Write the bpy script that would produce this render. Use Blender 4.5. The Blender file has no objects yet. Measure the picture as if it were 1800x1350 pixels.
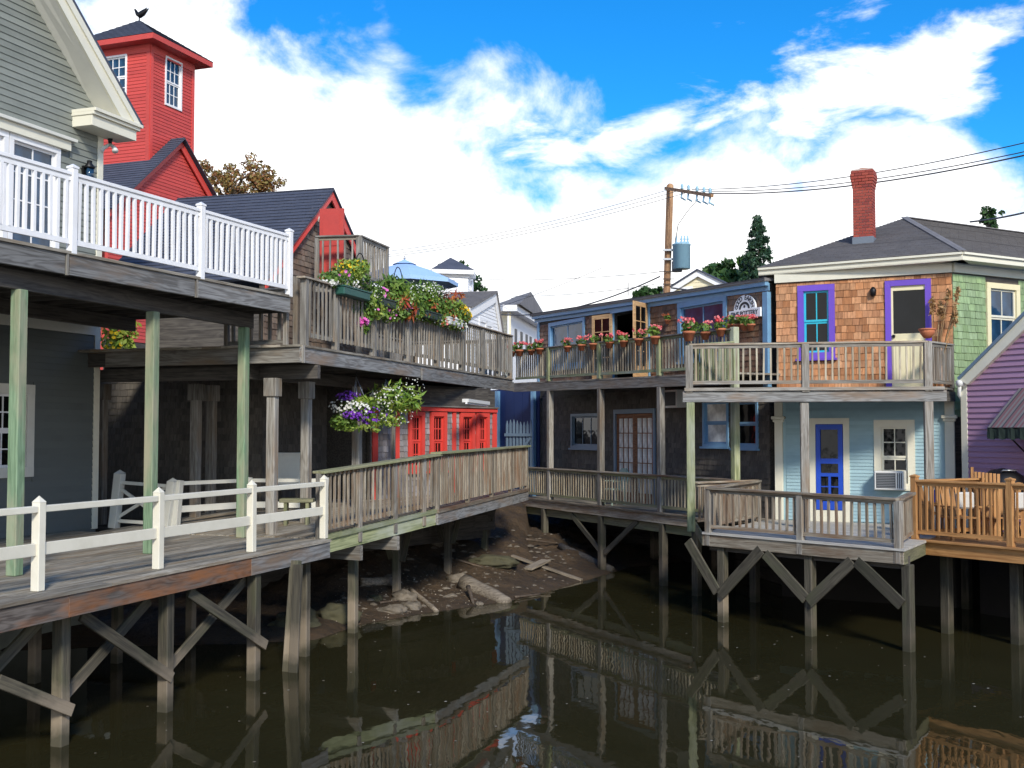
import bpy, bmesh, math, random
import numpy as np
from mathutils import Vector, Matrix, Quaternion
random.seed(7); RNG = np.random.default_rng(11)
scene = bpy.context.scene
COL = scene.collection
V = Vector
# ---------------------------------------------------------------- camera, world, sun, exposure
EYE = V((0, 0, 3.67)); FPX = 2000.0; TH = math.atan(85 / 2000)
cam_d = bpy.data.cameras.new('camera'); cam = bpy.data.objects.new('camera', cam_d); COL.objects.link(cam)
cam_d.sensor_width = 36; cam_d.lens = 40; cam_d.clip_start = .1; cam_d.clip_end = 4000
cam.location = EYE; cam.rotation_euler = (math.pi / 2 + TH, 0, 0)
scene.camera = cam
SUN = V((.20, -.82, .54)).normalized()
SUN_E, SUN_A = 2.6, 9.0
sun_d = bpy.data.lights.new('sun', 'SUN'); sun_d.energy = SUN_E; sun_d.angle = math.radians(SUN_A); sun_d.color = (1, .92, .79)
sun = bpy.data.objects.new('sun', sun_d); COL.objects.link(sun); sun.rotation_euler = SUN.to_track_quat('Z', 'Y').to_euler()
sun.location = (30, -30, 40)
scene.view_settings.view_transform = 'Standard'; scene.view_settings.look = 'None'
scene.view_settings.exposure = 0.66; scene.view_settings.gamma = 1.0; scene.view_settings.use_curve_mapping = False
scene.cycles.max_bounces = 6; scene.cycles.use_denoising = True

def nd(nt, t, ins=None, **p):
    n = nt.nodes.new(t)
    for k, v in p.items(): setattr(n, k, v)
    for k, v in (ins or {}).items():
        if isinstance(v, bpy.types.NodeSocket): nt.links.new(v, n.inputs[k])
        else: n.inputs[k].default_value = v
    return n
def c4(c): return (c[0], c[1], c[2], 1)
def mth(nt, op, a, b=None, c=None, clamp=False):
    ins = {0: a}
    if b is not None: ins[1] = b
    if c is not None: ins[2] = c
    return nd(nt, 'ShaderNodeMath', ins, operation=op, use_clamp=clamp).outputs[0]
def mixc(nt, f, a, b, mode='MIX'):
    ins = {0: f, 6: a if isinstance(a, bpy.types.NodeSocket) else c4(a), 7: b if isinstance(b, bpy.types.NodeSocket) else c4(b)}
    return nd(nt, 'ShaderNodeMix', ins, data_type='RGBA', blend_type=mode).outputs[2]
def ramp(nt, f, stops):
    n = nd(nt, 'ShaderNodeValToRGB', {0: f}); e = n.color_ramp.elements
    while len(e) < len(stops): e.new(.5)
    for i, (p, c) in enumerate(stops):
        e[i].position = p; e[i].color = c4(c) if hasattr(c, '__len__') else (c, c, c, 1)
    return n.outputs[0]

world = bpy.data.worlds.new('World'); scene.world = world; world.use_nodes = True
nt = world.node_tree; nt.nodes.clear()
sky = nd(nt, 'ShaderNodeTexSky', sky_type='NISHITA', sun_disc=False, sun_elevation=math.asin(SUN.z), sun_rotation=math.atan2(SUN.x, SUN.y), altitude=50, air_density=1.0, dust_density=.4, ozone_density=3.0)
tc = nd(nt, 'ShaderNodeTexCoord'); sep = nd(nt, 'ShaderNodeSeparateXYZ', {0: tc.outputs['Generated']})
az = mth(nt, 'ARCTAN2', sep.outputs[0], sep.outputs[1]); el = mth(nt, 'ARCSINE', sep.outputs[2])
azn = nd(nt, 'ShaderNodeMapRange', {0: az, 1: -.6, 2: .6, 3: 0.0, 4: 1.0}).outputs[0]
def e_of(y): return (760 - y) / 2000 / .6          # cloud-top height, in units of 0.6
cur = nd(nt, 'ShaderNodeFloatCurve', {0: 1.0, 1: azn})
pts = [(0, .55), (.08, .58)]
for px, y in [(100, 62), (230, 10), (400, 25), (480, 80), (560, 75), (650, 62), (690, 105), (740, 178), (830, 215), (930, 250), (1000, 262), (1150, 282), (1300, 268), (1450, 262), (1600, 240), (1680, 240), (1730, 300), (1790, 375)]:
    pts.append(((math.atan((px - 900) / 2000) + .6) / 1.2, e_of(y)))
pts += [(.90, .30), (1, .48)]
cv = cur.mapping.curves[0]
cv.points[0].location = pts[0]; cv.points[1].location = pts[-1]
for p in pts[1:-1]: cv.points.new(*p)
cur.mapping.update()
top = mth(nt, 'MULTIPLY', cur.outputs[0], .6)
mp = nd(nt, 'ShaderNodeMapping', {0: tc.outputs['Generated'], 3: (1, 1, 1.35)})
n1 = nd(nt, 'ShaderNodeTexNoise', {0: mp.outputs[0], 'Scale': 7.0, 'Detail': 9.0, 'Roughness': .6, 'Distortion': .25})
n2 = nd(nt, 'ShaderNodeTexNoise', {0: mp.outputs[0], 'Scale': 3.2, 'Detail': 4.0, 'Roughness': .5})
w = mth(nt, 'SUBTRACT', top, el)
w = mth(nt, 'MULTIPLY_ADD', mth(nt, 'SUBTRACT', n1.outputs[0], .5), .30, w)
w = mth(nt, 'MULTIPLY_ADD', mth(nt, 'SUBTRACT', n2.outputs[0], .5), .10, w)
cov = nd(nt, 'ShaderNodeMapRange', {0: w, 1: -.03, 2: .05, 3: 0.0, 4: 1.0}, interpolation_type='SMOOTHSTEP').outputs[0]
def curve(P):
    c = nd(nt, 'ShaderNodeFloatCurve', {0: 1.0, 1: azn}); q = c.mapping.curves[0]; q.points[0].location = P[0]; q.points[1].location = P[-1]
    for p in P[1:-1]: q.points.new(*p)
    c.mapping.update(); return c.outputs[0]
A_ = lambda px: (math.atan((px - 900) / 2000) + .6) / 1.2      # a second, wispy bank above the main one
bc = curve([(0, .5), (A_(780), e_of(255)), (A_(1040), e_of(268)), (A_(1200), e_of(222)), (A_(1330), e_of(205)), (A_(1480), e_of(195)), (A_(1700), e_of(165)), (A_(1800), e_of(120)), (1, .6)])
bt = curve([(0, .25), (A_(740), .25), (A_(840), .44), (A_(980), .40), (A_(1200), .46), (A_(1320), .46), (A_(1420), .54), (A_(1650), .56), (A_(1740), .46), (A_(1800), .42), (1, .35)])
mpw = nd(nt, 'ShaderNodeMapping', {0: tc.outputs['Generated'], 2: (0, .35, 0), 3: (1, 1, 2.6)})
nw = nd(nt, 'ShaderNodeTexNoise', {0: mpw.outputs[0], 'Scale': 9.0, 'Detail': 9.0, 'Roughness': .6, 'Distortion': .3}).outputs[0]
w2 = mth(nt, 'SUBTRACT', mth(nt, 'MULTIPLY', mth(nt, 'SUBTRACT', bt, .47), .26), mth(nt, 'MULTIPLY', mth(nt, 'ABSOLUTE', mth(nt, 'SUBTRACT', el, mth(nt, 'MULTIPLY', bc, .6))), .85))
w2 = mth(nt, 'MULTIPLY_ADD', mth(nt, 'SUBTRACT', nw, .47), .22, w2)
cov2 = nd(nt, 'ShaderNodeMapRange', {0: w2, 1: -.02, 2: .035, 3: 0.0, 4: 1.0}, interpolation_type='SMOOTHSTEP').outputs[0]
cov = mth(nt, 'MAXIMUM', cov, cov2)
n3 = nd(nt, 'ShaderNodeTexNoise', {0: mp.outputs[0], 'Scale': 11.0, 'Detail': 6.0, 'Roughness': .55})
cloud = ramp(nt, n3.outputs[0], [(.28, (.74, .82, .92)), (.46, (1.0, 1.0, 1.0))])
hs = nd(nt, 'ShaderNodeHueSaturation', {0: .492, 1: 1.35, 2: 1.0, 4: sky.outputs[0]})
skyb = mixc(nt, 1.0, hs.outputs[0], (.028, .092, .128), 'MULTIPLY')
fin = mixc(nt, cov, skyb, cloud)
bg = nd(nt, 'ShaderNodeBackground', {0: fin, 1: 1.0}); wo = nd(nt, 'ShaderNodeOutputWorld', {0: bg.outputs[0]})

# ---------------------------------------------------------------- projection helpers: a pixel of the photograph becomes a point in the place
def ray(px, py):
    v = (675 - py) / FPX
    return V(((px - 900) / FPX, math.cos(TH) - math.sin(TH) * v, math.sin(TH) + math.cos(TH) * v))
def at(px, py, D): r = ray(px, py); return EYE + r * (D / r.y)
def atz(px, py, z): r = ray(px, py); return EYE + r * ((z - EYE.z) / r.z)
def flat(v, z=0): return V((v.x, v.y, z))
UP = V((0, 0, 1))
class Wall:
    def __init__(s, A, B):
        s.A = flat(A); s.d = (flat(B) - s.A); s.L = s.d.length; s.d.normalize(); s.n = s.d.cross(UP)
    def hit(s, px, py):
        r = ray(px, py); t = (s.A - flat(EYE)).dot(s.n) / flat(r).dot(s.n); p = EYE + r * t
        return (flat(p) - s.A).dot(s.d), p.z
    def u(s, px, py=680): return s.hit(px, py)[0]
    def P(s, u, z, off=0): p = s.A + s.d * u + s.n * off; return V((p.x, p.y, z))
    def mat(s):
        return Matrix.Translation(s.A) @ Matrix((s.d, -s.n, UP)).transposed().to_4x4()
    def rect(s, x0, y0, x1, y1):        # pixel rectangle -> u0,u1,z0,z1 (means of the edges)
        a, b, c, d = s.hit(x0, y0), s.hit(x1, y0), s.hit(x0, y1), s.hit(x1, y1)
        return ((a[0] + c[0]) / 2, (b[0] + d[0]) / 2, (c[1] + d[1]) / 2, (a[1] + b[1]) / 2)
def offset(A, B, k):                     # the line A-B moved k metres away from the camera side
    d = (flat(B) - flat(A)).normalized(); n = d.cross(UP); return A - n * k, B - n * k

# ---------------------------------------------------------------- objects
WM = {}
def put(o, M, parent):
    WM[o.name] = M; COL.objects.link(o)
    if parent is not None:
        o.parent = parent; o.matrix_parent_inverse = WM[parent.name].inverted()
    o.matrix_basis = M
    return o
def mobj(name, me, M, parent=None): return put(bpy.data.objects.new(name, me), M, parent)
def tag(o, label=None, cat=None, group=None, kind=None):
    for k, v in (('label', label), ('category', cat), ('group', group), ('kind', kind)):
        if v: o[k] = v
    return o
def thing(name, loc, label, cat, group=None):
    o = bpy.data.objects.new(name, None); o.empty_display_size = .2
    return tag(put(o, Matrix.Translation(loc), None), label, cat, group)
def mesh(verts, faces, m, name='mesh'):
    me = bpy.data.meshes.new(name); me.from_pydata([tuple(v) for v in verts], [], faces); me.materials.append(m); me.update(); return me
BOX = [(-1, -1, -1), (1, -1, -1), (1, 1, -1), (-1, 1, -1), (-1, -1, 1), (1, -1, 1), (1, 1, 1), (-1, 1, 1)]
BF = [(0, 3, 2, 1), (4, 5, 6, 7), (0, 1, 5, 4), (1, 2, 6, 5), (2, 3, 7, 6), (3, 0, 4, 7)]
_bc = {}
def boxmesh(dx, dy, dz, m, bev=0):
    k = (round(dx, 3), round(dy, 3), round(dz, 3), m.name, bev)
    if k not in _bc:
        bm = bmesh.new(); bmesh.ops.create_cube(bm, size=1)
        for v in bm.verts: v.co = V((v.co.x * dx, v.co.y * dy, v.co.z * dz))
        if bev: bmesh.ops.bevel(bm, geom=bm.edges[:], offset=min(bev, .3 * min(dx, dy, dz)), segments=1, affect='EDGES')
        me = bpy.data.meshes.new('box'); bm.to_mesh(me); bm.free(); me.materials.append(m); _bc[k] = me
    return _bc[k]
def obox(name, c, ax, ay, az_, dims, m, parent, bev=0):
    t = sorted(zip(dims, (ax, ay, az_), range(3)), key=lambda q: -q[0])
    x, y = t[0][1].normalized(), t[1][1].normalized(); z = x.cross(y).normalized(); y = z.cross(x)
    R = Matrix((x, y, z)).transposed().to_4x4()
    return mobj(name, boxmesh(t[0][0], t[1][0], t[2][0], m, bev), Matrix.Translation(c) @ R, parent)
def bar(name, p0, p1, w, h, m, parent, up=UP, bev=0):
    x = (p1 - p0); L = x.length; x.normalize(); y = up.cross(x)
    if y.length < 1e-4: y = V((1, 0, 0)).cross(x)
    y.normalize(); z = x.cross(y)
    R = Matrix((x, y, z)).transposed().to_4x4()
    return mobj(name, boxmesh(L, w, h, m, bev), Matrix.Translation((p0 + p1) / 2) @ R, parent)
def wboxes(name, W, bs, m, parent):      # boxes given as u0,u1,z0,z1,o0,o1 on a wall, one mesh
    vs, fs = [], []
    for (u0, u1, z0, z1, o0, o1) in bs:
        b = len(vs)
        for (x, y, z) in BOX: vs.append((u0 if x < 0 else u1, -o1 if y < 0 else -o0, z0 if z < 0 else z1))
        fs += [tuple(b + i for i in f) for f in BF]
    return mobj(name, mesh(vs, fs, m), W.mat(), parent)
def wbox(name, W, u0, u1, z0, z1, o0, o1, m, parent, bev=0):
    c = W.P((u0 + u1) / 2, (z0 + z1) / 2, (o0 + o1) / 2)
    return obox(name, c, W.d, W.n, UP, (abs(u1 - u0), abs(o1 - o0), abs(z1 - z0)), m, parent, bev)
def prism(name, loop, ext, m, parent, xdir=None):   # loop of points, extruded by ext
    x = (xdir or (loop[1] - loop[0])).normalized(); z0 = ext.normalized(); y = z0.cross(x)
    if y.length < 1e-3: y = UP.cross(x)
    y.normalize(); z = x.cross(y)
    M = Matrix.Translation(sum(loop, V()) / len(loop)) @ Matrix((x, y, z)).transposed().to_4x4(); I = M.inverted()
    n = len(loop); vs = [I @ p for p in loop] + [I @ (p + ext) for p in loop]
    fs = [tuple(range(n - 1, -1, -1)), tuple(range(n, 2 * n))] + [(i, (i + 1) % n, (i + 1) % n + n, i + n) for i in range(n)]
    me = mesh(vs, fs, m); bm = bmesh.new(); bm.from_mesh(me); bmesh.ops.recalc_face_normals(bm, faces=bm.faces); bm.to_mesh(me); bm.free()
    return mobj(name, me, M, parent)
def tubemesh(paths, m, seg=6, smooth=True):          # paths: list of (points, radii)
    vs, fs = [], []
    for P, R in paths:
        if not hasattr(R, '__len__'): R = [R] * len(P)
        b = len(vs); prev = None
        for i, p in enumerate(P):
            t = (P[min(i + 1, len(P) - 1)] - P[max(i - 1, 0)]).normalized()
            if prev is None: a = t.cross(UP if abs(t.z) < .9 else V((1, 0, 0))).normalized()
            else: a = (prev - t * prev.dot(t)).normalized()
            prev = a; c = t.cross(a)
            for k in range(seg):
                q = 2 * math.pi * k / seg; vs.append(p + (a * math.cos(q) + c * math.sin(q)) * R[i])
        for i in range(len(P) - 1):
            for k in range(seg):
                k2 = (k + 1) % seg; fs.append((b + i * seg + k, b + i * seg + k2, b + (i + 1) * seg + k2, b + (i + 1) * seg + k))
        fs.append(tuple(b + k for k in reversed(range(seg)))); fs.append(tuple(b + (len(P) - 1) * seg + k for k in range(seg)))
    me = mesh(vs, fs, m)
    if smooth: me.polygons.foreach_set('use_smooth', [True] * len(me.polygons))
    return me
def tube(name, P, R, m, parent=None, seg=6):
    o = sum(P, V()) / len(P); return mobj(name, tubemesh([([p - o for p in P], R)], m, seg), Matrix.Translation(o), parent)
def lathe(name, c, prof, m, parent, seg=16):         # prof: (radius, height)
    vs, fs = [], []
    for r, h in prof:
        for k in range(seg): a = 2 * math.pi * k / seg; vs.append((r * math.cos(a), r * math.sin(a), h))
    for i in range(len(prof) - 1):
        for k in range(seg): k2 = (k + 1) % seg; fs.append((i * seg + k, i * seg + k2, (i + 1) * seg + k2, (i + 1) * seg + k))
    fs.append(tuple(reversed(range(seg)))); fs.append(tuple((len(prof) - 1) * seg + k for k in range(seg)))
    me = mesh(vs, fs, m); me.polygons.foreach_set('use_smooth', [True] * len(me.polygons))
    return mobj(name, me, Matrix.Translation(c), parent)

# ---------------------------------------------------------------- materials
MATS = {}
def base(name, rough=.7):
    m = bpy.data.materials.new(name); m.use_nodes = True; t = m.node_tree; t.nodes.clear()
    b = nd(t, 'ShaderNodeBsdfPrincipled', {'Roughness': rough}); nd(t, 'ShaderNodeOutputMaterial', {0: b.outputs[0]}); MATS[name] = m
    return m, t, b
def rnd(t):
    oi = nd(t, 'ShaderNodeObjectInfo'); g = nd(t, 'ShaderNodeNewGeometry')
    return mth(t, 'FRACT', mth(t, 'ADD', oi.outputs['Random'], mth(t, 'MULTIPLY', g.outputs['Random Per Island'], 7.31)))
def coords(t, r, sc):
    tc = nd(t, 'ShaderNodeTexCoord'); off = nd(t, 'ShaderNodeCombineXYZ', {0: mth(t, 'MULTIPLY', r, 31.), 1: mth(t, 'MULTIPLY', r, 17.), 2: mth(t, 'MULTIPLY', r, 53.)})
    ad = nd(t, 'ShaderNodeVectorMath', {0: tc.outputs['Object'], 1: off.outputs[0]}, operation='ADD')
    return nd(t, 'ShaderNodeMapping', {0: ad.outputs[0], 3: sc}).outputs[0], ad.outputs[0]
def noise(t, v, s, d=5, r=.6, dist=0): return nd(t, 'ShaderNodeTexNoise', {0: v, 'Scale': s, 'Detail': d, 'Roughness': r, 'Distortion': dist}).outputs[0]
def bump(t, b, h, s, d=.02): t.links.new(nd(t, 'ShaderNodeBump', {'Strength': s, 'Distance': d, 'Height': h}).outputs[0], b.inputs['Normal'])
def wood(name, light, dark, stain=None, samt=.5, rough=.75, var=.3, fig=.5, tide=None):
    m, t, b = base(name, rough); r = rnd(t)
    v, raw = coords(t, r, (1.3, 28, 28)); g = noise(t, v, 1.0, 6, .65)
    v2 = nd(t, 'ShaderNodeMapping', {0: raw, 3: (.55, 5, 5)}).outputs[0]; p = noise(t, v2, 1.0, 3, .5, .6)
    rings = mth(t, 'SINE', mth(t, 'MULTIPLY', p, 60.0)); rings = mth(t, 'MULTIPLY_ADD', rings, .12 * fig, g)
    c = mixc(t, ramp(t, rings, [(.34, 0), (.64, 1)]), dark, light)
    if stain:
        v3 = nd(t, 'ShaderNodeMapping', {0: raw, 3: (.7, 2.6, 2.6)}).outputs[0]
        c = mixc(t, ramp(t, noise(t, v3, 1.1, 4, .6), [(.52 - .25 * samt + .06, 0), (.75 - .25 * samt + .06, 1)]), c, stain)
    if tide:                               # dried mud below the tide mark
        ge = nd(t, 'ShaderNodeNewGeometry'); z = nd(t, 'ShaderNodeSeparateXYZ', {0: ge.outputs['Position']}).outputs[2]
        zz = mth(t, 'MULTIPLY_ADD', noise(t, raw, 4, 3), .35, z)
        zw_ = zz; c = mixc(t, nd(t, 'ShaderNodeMapRange', {0: zz, 1: tide[0] - .12, 2: tide[0] + .12, 3: 1., 4: 0.}).outputs[0], c, mixc(t, g, tide[1], tide[2]))
        c = mixc(t, nd(t, 'ShaderNodeMapRange', {0: zw_, 1: .26, 2: .46, 3: .85, 4: 0.}).outputs[0], c, (.035, .034, .018))
    hv = nd(t, 'ShaderNodeHueSaturation', {2: mth(t, 'MULTIPLY_ADD', r, 2 * var, 1 - var), 4: c})
    t.links.new(hv.outputs[0], b.inputs['Base Color']); bump(t, b, rings, .35, .008); return m
def paint(name, col, rough=.5, dirt=.25, dcol=None, var=.08, sc=3.0):
    m, t, b = base(name, rough); r = rnd(t); v, raw = coords(t, r, (1, 1, 1)); n = noise(t, raw, sc, 6, .65)
    dc = dcol or tuple(x * .6 for x in col)
    c = mixc(t, ramp(t, n, [(.45, 0), (.75, dirt)]), col, dc)
    hv = nd(t, 'ShaderNodeHueSaturation', {2: mth(t, 'MULTIPLY_ADD', r, 2 * var, 1 - var), 4: c})
    t.links.new(hv.outputs[0], b.inputs['Base Color']); bump(t, b, noise(t, raw, 40, 3), .12, .004); return m
def shingle(name, cols, rough=.85, var=.25, wear=None):
    m, t, b = base(name, rough); r = rnd(t); v, raw = coords(t, r, (26, 26, 2.2)); g = noise(t, v, 1., 5, .65)
    k = len(cols) - 1; c = ramp(t, r, [(i / k, q) for i, q in enumerate(cols)])
    c = mixc(t, ramp(t, g, [(.35, .55), (.65, 0)]), c, tuple(x * .35 for x in cols[0]))
    if wear: c = mixc(t, ramp(t, noise(t, nd(t, 'ShaderNodeTexCoord').outputs['Object'], 2.2, 3), [(.5, 0), (.7, .6)]), c, wear)
    hv = nd(t, 'ShaderNodeHueSaturation', {2: mth(t, 'MULTIPLY_ADD', mth(t, 'FRACT', mth(t, 'MULTIPLY', r, 9.7)), 2 * var, 1 - var), 4: c})
    t.links.new(hv.outputs[0], b.inputs['Base Color']); bump(t, b, g, .4, .008); return m
def roofing(name, c1, c2, rough=.9):
    m, t, b = base(name, rough); tc = nd(t, 'ShaderNodeTexCoord')
    br = nd(t, 'ShaderNodeTexBrick', {0: tc.outputs['Object'], 1: c4(c1), 2: c4(c2), 3: c4(tuple(x * .4 for x in c1)), 'Scale': 1., 'Mortar Size': .006, 'Bias': 0., 'Brick Width': .3, 'Row Height': .14})
    n = noise(t, tc.outputs['Object'], 1.3, 5); n2 = noise(t, tc.outputs['Object'], 90, 2)
    c = mixc(t, mth(t, 'MULTIPLY', n, .7), br.outputs[0], tuple(x * 1.6 for x in c2)); c = mixc(t, mth(t, 'MULTIPLY', n2, .6), c, tuple(x * .4 for x in c1))
    t.links.new(c, b.inputs['Base Color']); bump(t, b, mth(t, 'ADD', n2, br.outputs[1]), .4, .01); return m
def leafy(name, cols, rough=.55, trans=.25):
    m, t, b = base(name, rough); r = rnd(t); k = len(cols) - 1
    c = ramp(t, r, [(i / k, q) for i, q in enumerate(cols)]); t.links.new(c, b.inputs['Base Color'])
    tr = nd(t, 'ShaderNodeBsdfTranslucent', {0: c}); mx = nd(t, 'ShaderNodeMixShader', {0: trans, 1: b.outputs[0], 2: tr.outputs[0]})
    o = [n for n in t.nodes if n.type == 'OUTPUT_MATERIAL'][0]; t.links.new(mx.outputs[0], o.inputs[0]); return m
def plain(name, col, rough=.5, metal=0):
    m, t, b = base(name, rough); b.inputs['Metallic'].default_value = metal
    tc = nd(t, 'ShaderNodeTexCoord'); n = noise(t, tc.outputs['Object'], 6, 4)
    t.links.new(mixc(t, mth(t, 'MULTIPLY', n, .5), col, tuple(x * .6 for x in col)), b.inputs['Base Color']); return m
def glass(name, col=(.0025, .003, .0035), rough=.04, warp=.06, spec=.3):
    m, t, b = base(name, rough); b.inputs['IOR'].default_value = 1.5; b.inputs['Specular IOR Level'].default_value = spec
    tc = nd(t, 'ShaderNodeTexCoord'); n = noise(t, tc.outputs['Object'], 1.8, 3)
    t.links.new(mixc(t, ramp(t, n, [(.4, 0), (.7, 1)]), col, tuple(x * 2.4 for x in col)), b.inputs['Base Color']); bump(t, b, noise(t, tc.outputs['Object'], 2.5, 2), warp, .05); return m
GREY = wood('weathered_grey_wood', (.30, .285, .255), (.125, .11, .092), (.21, .15, .095), .35)
RAILW = wood('weathered_rail_wood', (.36, .32, .255), (.165, .13, .092), (.17, .095, .05), .5)
RAILC = wood('pale_cream_rail_wood', (.44, .39, .295), (.22, .185, .125), (.21, .155, .095), .45)
FASC = wood('weathered_fascia_wood', (.24, .24, .235), (.11, .105, .10), (.20, .135, .085), .35, fig=.9)
FASC_O = wood('orange_stained_fascia_wood', (.17, .145, .125), (.07, .055, .045), (.34, .125, .035), .5, fig=.9)
ALGAE = wood('algae_green_wood', (.31, .33, .18), (.13, .15, .07), (.36, .38, .30), .4)
OLIVE = wood('damp_olive_wood', (.26, .25, .15), (.12, .115, .07), (.20, .22, .10), .4)
PLANK = wood('worn_deck_planks', (.38, .345, .285), (.14, .12, .09), (.20, .145, .09), .4)
PLANK_L = wood('pale_porch_planks', (.52, .50, .46), (.33, .31, .28), (.44, .42, .36), .3, var=.1)
GREENP = wood('green_treated_posts', (.21, .31, .19), (.10, .165, .09), (.31, .295, .20), .5, var=.1)
PILE = wood('tidal_pile_wood', (.10, .088, .062), (.036, .032, .024), (.07, .072, .04), .4, tide=(.80, (.15, .12, .085), (.27, .22, .16)))
CEDAR = wood('new_cedar', (.48, .255, .095), (.27, .125, .04), (.40, .19, .065), .4, var=.18)
DARKW = wood('dark_old_wood', (.09, .08, .068), (.035, .03, .027), None, var=.25)
POLEW = wood('utility_pole_wood', (.45, .25, .12), (.20, .10, .05), (.52, .32, .17), .4)
PILED = wood('shaded_tidal_pile_wood', (.085, .075, .055), (.032, .028, .02), (.06, .062, .035), .4, tide=(.5, (.06, .05, .035), (.11, .09, .065)))  # darker copy of the pile wood, shade under the porch coloured in
STICK = wood('driftwood', (.36, .30, .23), (.15, .12, .085), None)
REDDOOR = wood('varnished_door_wood', (.33, .15, .07), (.16, .065, .03), None, var=.1)
BLONDE = wood('blonde_door_wood', (.62, .40, .20), (.42, .24, .11), None, var=.1)
WHITE = paint('white_rail_paint', (.82, .82, .83), .45, .45, (.62, .60, .56), .04)
CREAMF = paint('cream_fence_paint', (.74, .70, .58), .5, .4, (.55, .52, .40), .04)
TRIM = paint('cream_trim_paint', (.74, .71, .58), .5, .2, None, .03)
TRIMG = paint('grey_cream_trim', (.66, .65, .58), .5, .25, None, .03)
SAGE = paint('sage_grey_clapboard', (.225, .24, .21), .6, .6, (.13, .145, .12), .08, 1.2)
SAGE_D = paint('shaded_sage_clapboard', (.115, .13, .125), .6, .3, None, .05, 1.4)  # darker copy of the sage paint, porch shade put into the colour
RED = paint('barn_red_paint', (.54, .062, .050), .6, .6, (.36, .045, .04), .09, 1.6)
REDB = paint('bright_red_trim', (.66, .065, .050), .5, .25, None, .05)
BLUE = paint('cornflower_trim', (.17, .34, .53), .5, .5, (.12, .22, .34), .07)
BLUE_D = paint('dusty_blue_trim', (.15, .22, .30), .5, .3, None, .06)
ROYAL = paint('royal_blue_paint', (.012, .07, .50), .45, .2, None, .04)
DEEPB = paint('deep_blue_tarp', (.006, .025, .11), .55, .3, None, .05)
AQUA = paint('pale_blue_clapboard', (.32, .475, .53), .55, .45, (.23, .36, .41), .07)
PURP = paint('violet_trim', (.16, .075, .52), .5, .2, None, .05)
TEAL = paint('turquoise_sash', (.03, .48, .62), .45, .15, None, .03)
BUTTER = paint('butter_cream_paint', (.80, .72, .46), .5, .2, None, .03)
MAUVE = paint('mauve_clapboard', (.34, .20, .31), .6, .3, (.28, .165, .26), .06, 1.6)
WHITEH = paint('white_clapboard', (.84, .84, .85), .55, .15, None, .02)
CREAMH = paint('cream_clapboard', (.78, .70, .48), .55, .15, None, .02)
SH_O = shingle('new_cedar_shingle', [(.46, .19, .075), (.58, .27, .12), (.66, .35, .18), (.50, .23, .11)], wear=(.30, .17, .10))
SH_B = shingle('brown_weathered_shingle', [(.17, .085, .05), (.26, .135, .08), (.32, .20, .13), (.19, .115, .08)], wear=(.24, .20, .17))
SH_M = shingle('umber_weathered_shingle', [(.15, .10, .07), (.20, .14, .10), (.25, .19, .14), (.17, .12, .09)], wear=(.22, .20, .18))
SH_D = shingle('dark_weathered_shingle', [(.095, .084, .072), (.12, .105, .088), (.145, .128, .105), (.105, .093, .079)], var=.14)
SH_G = shingle('mint_painted_shingle', [(.29, .42, .20), (.34, .47, .25), (.27, .38, .20), (.36, .48, .28)], var=.12)
SH_W = shingle('silver_weathered_shingle', [(.28, .26, .27), (.36, .34, .35), (.22, .20, .20), (.30, .25, .22)])
ROOFB = roofing('blue_black_shingle_roof', (.045, .055, .085), (.075, .085, .12))
ROOFG = roofing('grey_shingle_roof', (.15, .14, .14), (.21, .20, .20))
GLASS = glass('window_glass'); GLASSB = glass('blue_window_glass', (.012, .035, .07), spec=.5)
GLASSW = glass('curtain_reflection_glass', (.50, .49, .45), .25)  # pale colour for curtains, and for a painted reflection in one sash window
BLACKM = plain('black_metal', (.02, .02, .022), .45, .6); STEEL = plain('galvanised_steel', (.45, .47, .5), .4, .8)
TRANSF = plain('blue_grey_enamel', (.30, .52, .66), .45); CABLE = plain('cable_rubber', (.06, .06, .07), .6)
LEADF = plain('lead_flashing', (.16, .19, .23), .6)
TERRA = paint('terracotta', (.45, .15, .07), .8, .3, None, .1)
BOXG = paint('dark_green_plastic', (.02, .09, .07), .5, .2); BOXD = paint('black_green_plastic', (.012, .03, .02), .5, .2); UMB = paint('pale_blue_canvas', (.36, .55, .84), .8, .15, None, .03)
ACW = paint('off_white_enamel', (.72, .72, .70), .4, .2, None, .02); ACG = plain('dark_grille', (.07, .075, .08), .6)
DARKIN = paint('interior_shade', (.02, .017, .015), .9, .2)  # near black, standing in for the shade inside and beneath the houses
LEAF = leafy('garden_leaves', [(.05, .11, .015), (.11, .22, .03), (.22, .33, .06), (.07, .14, .025)])
LEAFY = leafy('lime_leaves', [(.13, .25, .03), (.27, .38, .05), (.40, .46, .10)])
LEAFD = leafy('dark_tree_leaves', [(.015, .045, .012), (.03, .085, .02), (.07, .15, .03)])
LEAFR = leafy('russet_tree_leaves', [(.18, .07, .03), (.32, .14, .045), (.22, .20, .05), (.40, .24, .08)])
NEEDLE = leafy('spruce_needles', [(.012, .035, .022), (.025, .07, .035), (.05, .115, .045)], trans=.1)
BARK = wood('tree_bark', (.14, .10, .07), (.05, .04, .03))
F_W = leafy('white_petals', [(.85, .85, .82), (.75, .76, .70)]); F_Y = leafy('yellow_petals', [(.85, .62, .02), (.80, .50, .01)])
F_V = leafy('violet_petals', [(.17, .03, .42), (.28, .07, .60), (.10, .02, .30)]); F_M = leafy('magenta_petals', [(.85, .14, .58), (.78, .26, .62)])
F_R = leafy('coral_red_petals', [(.75, .05, .07), (.85, .20, .20), (.80, .30, .30)]); F_C = leafy('bronze_petals', [(.40, .05, .03), (.50, .16, .03), (.28, .03, .03)])
REED = leafy('dry_reed', [(.48, .30, .12), (.36, .19, .08), (.60, .42, .20)])
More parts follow.
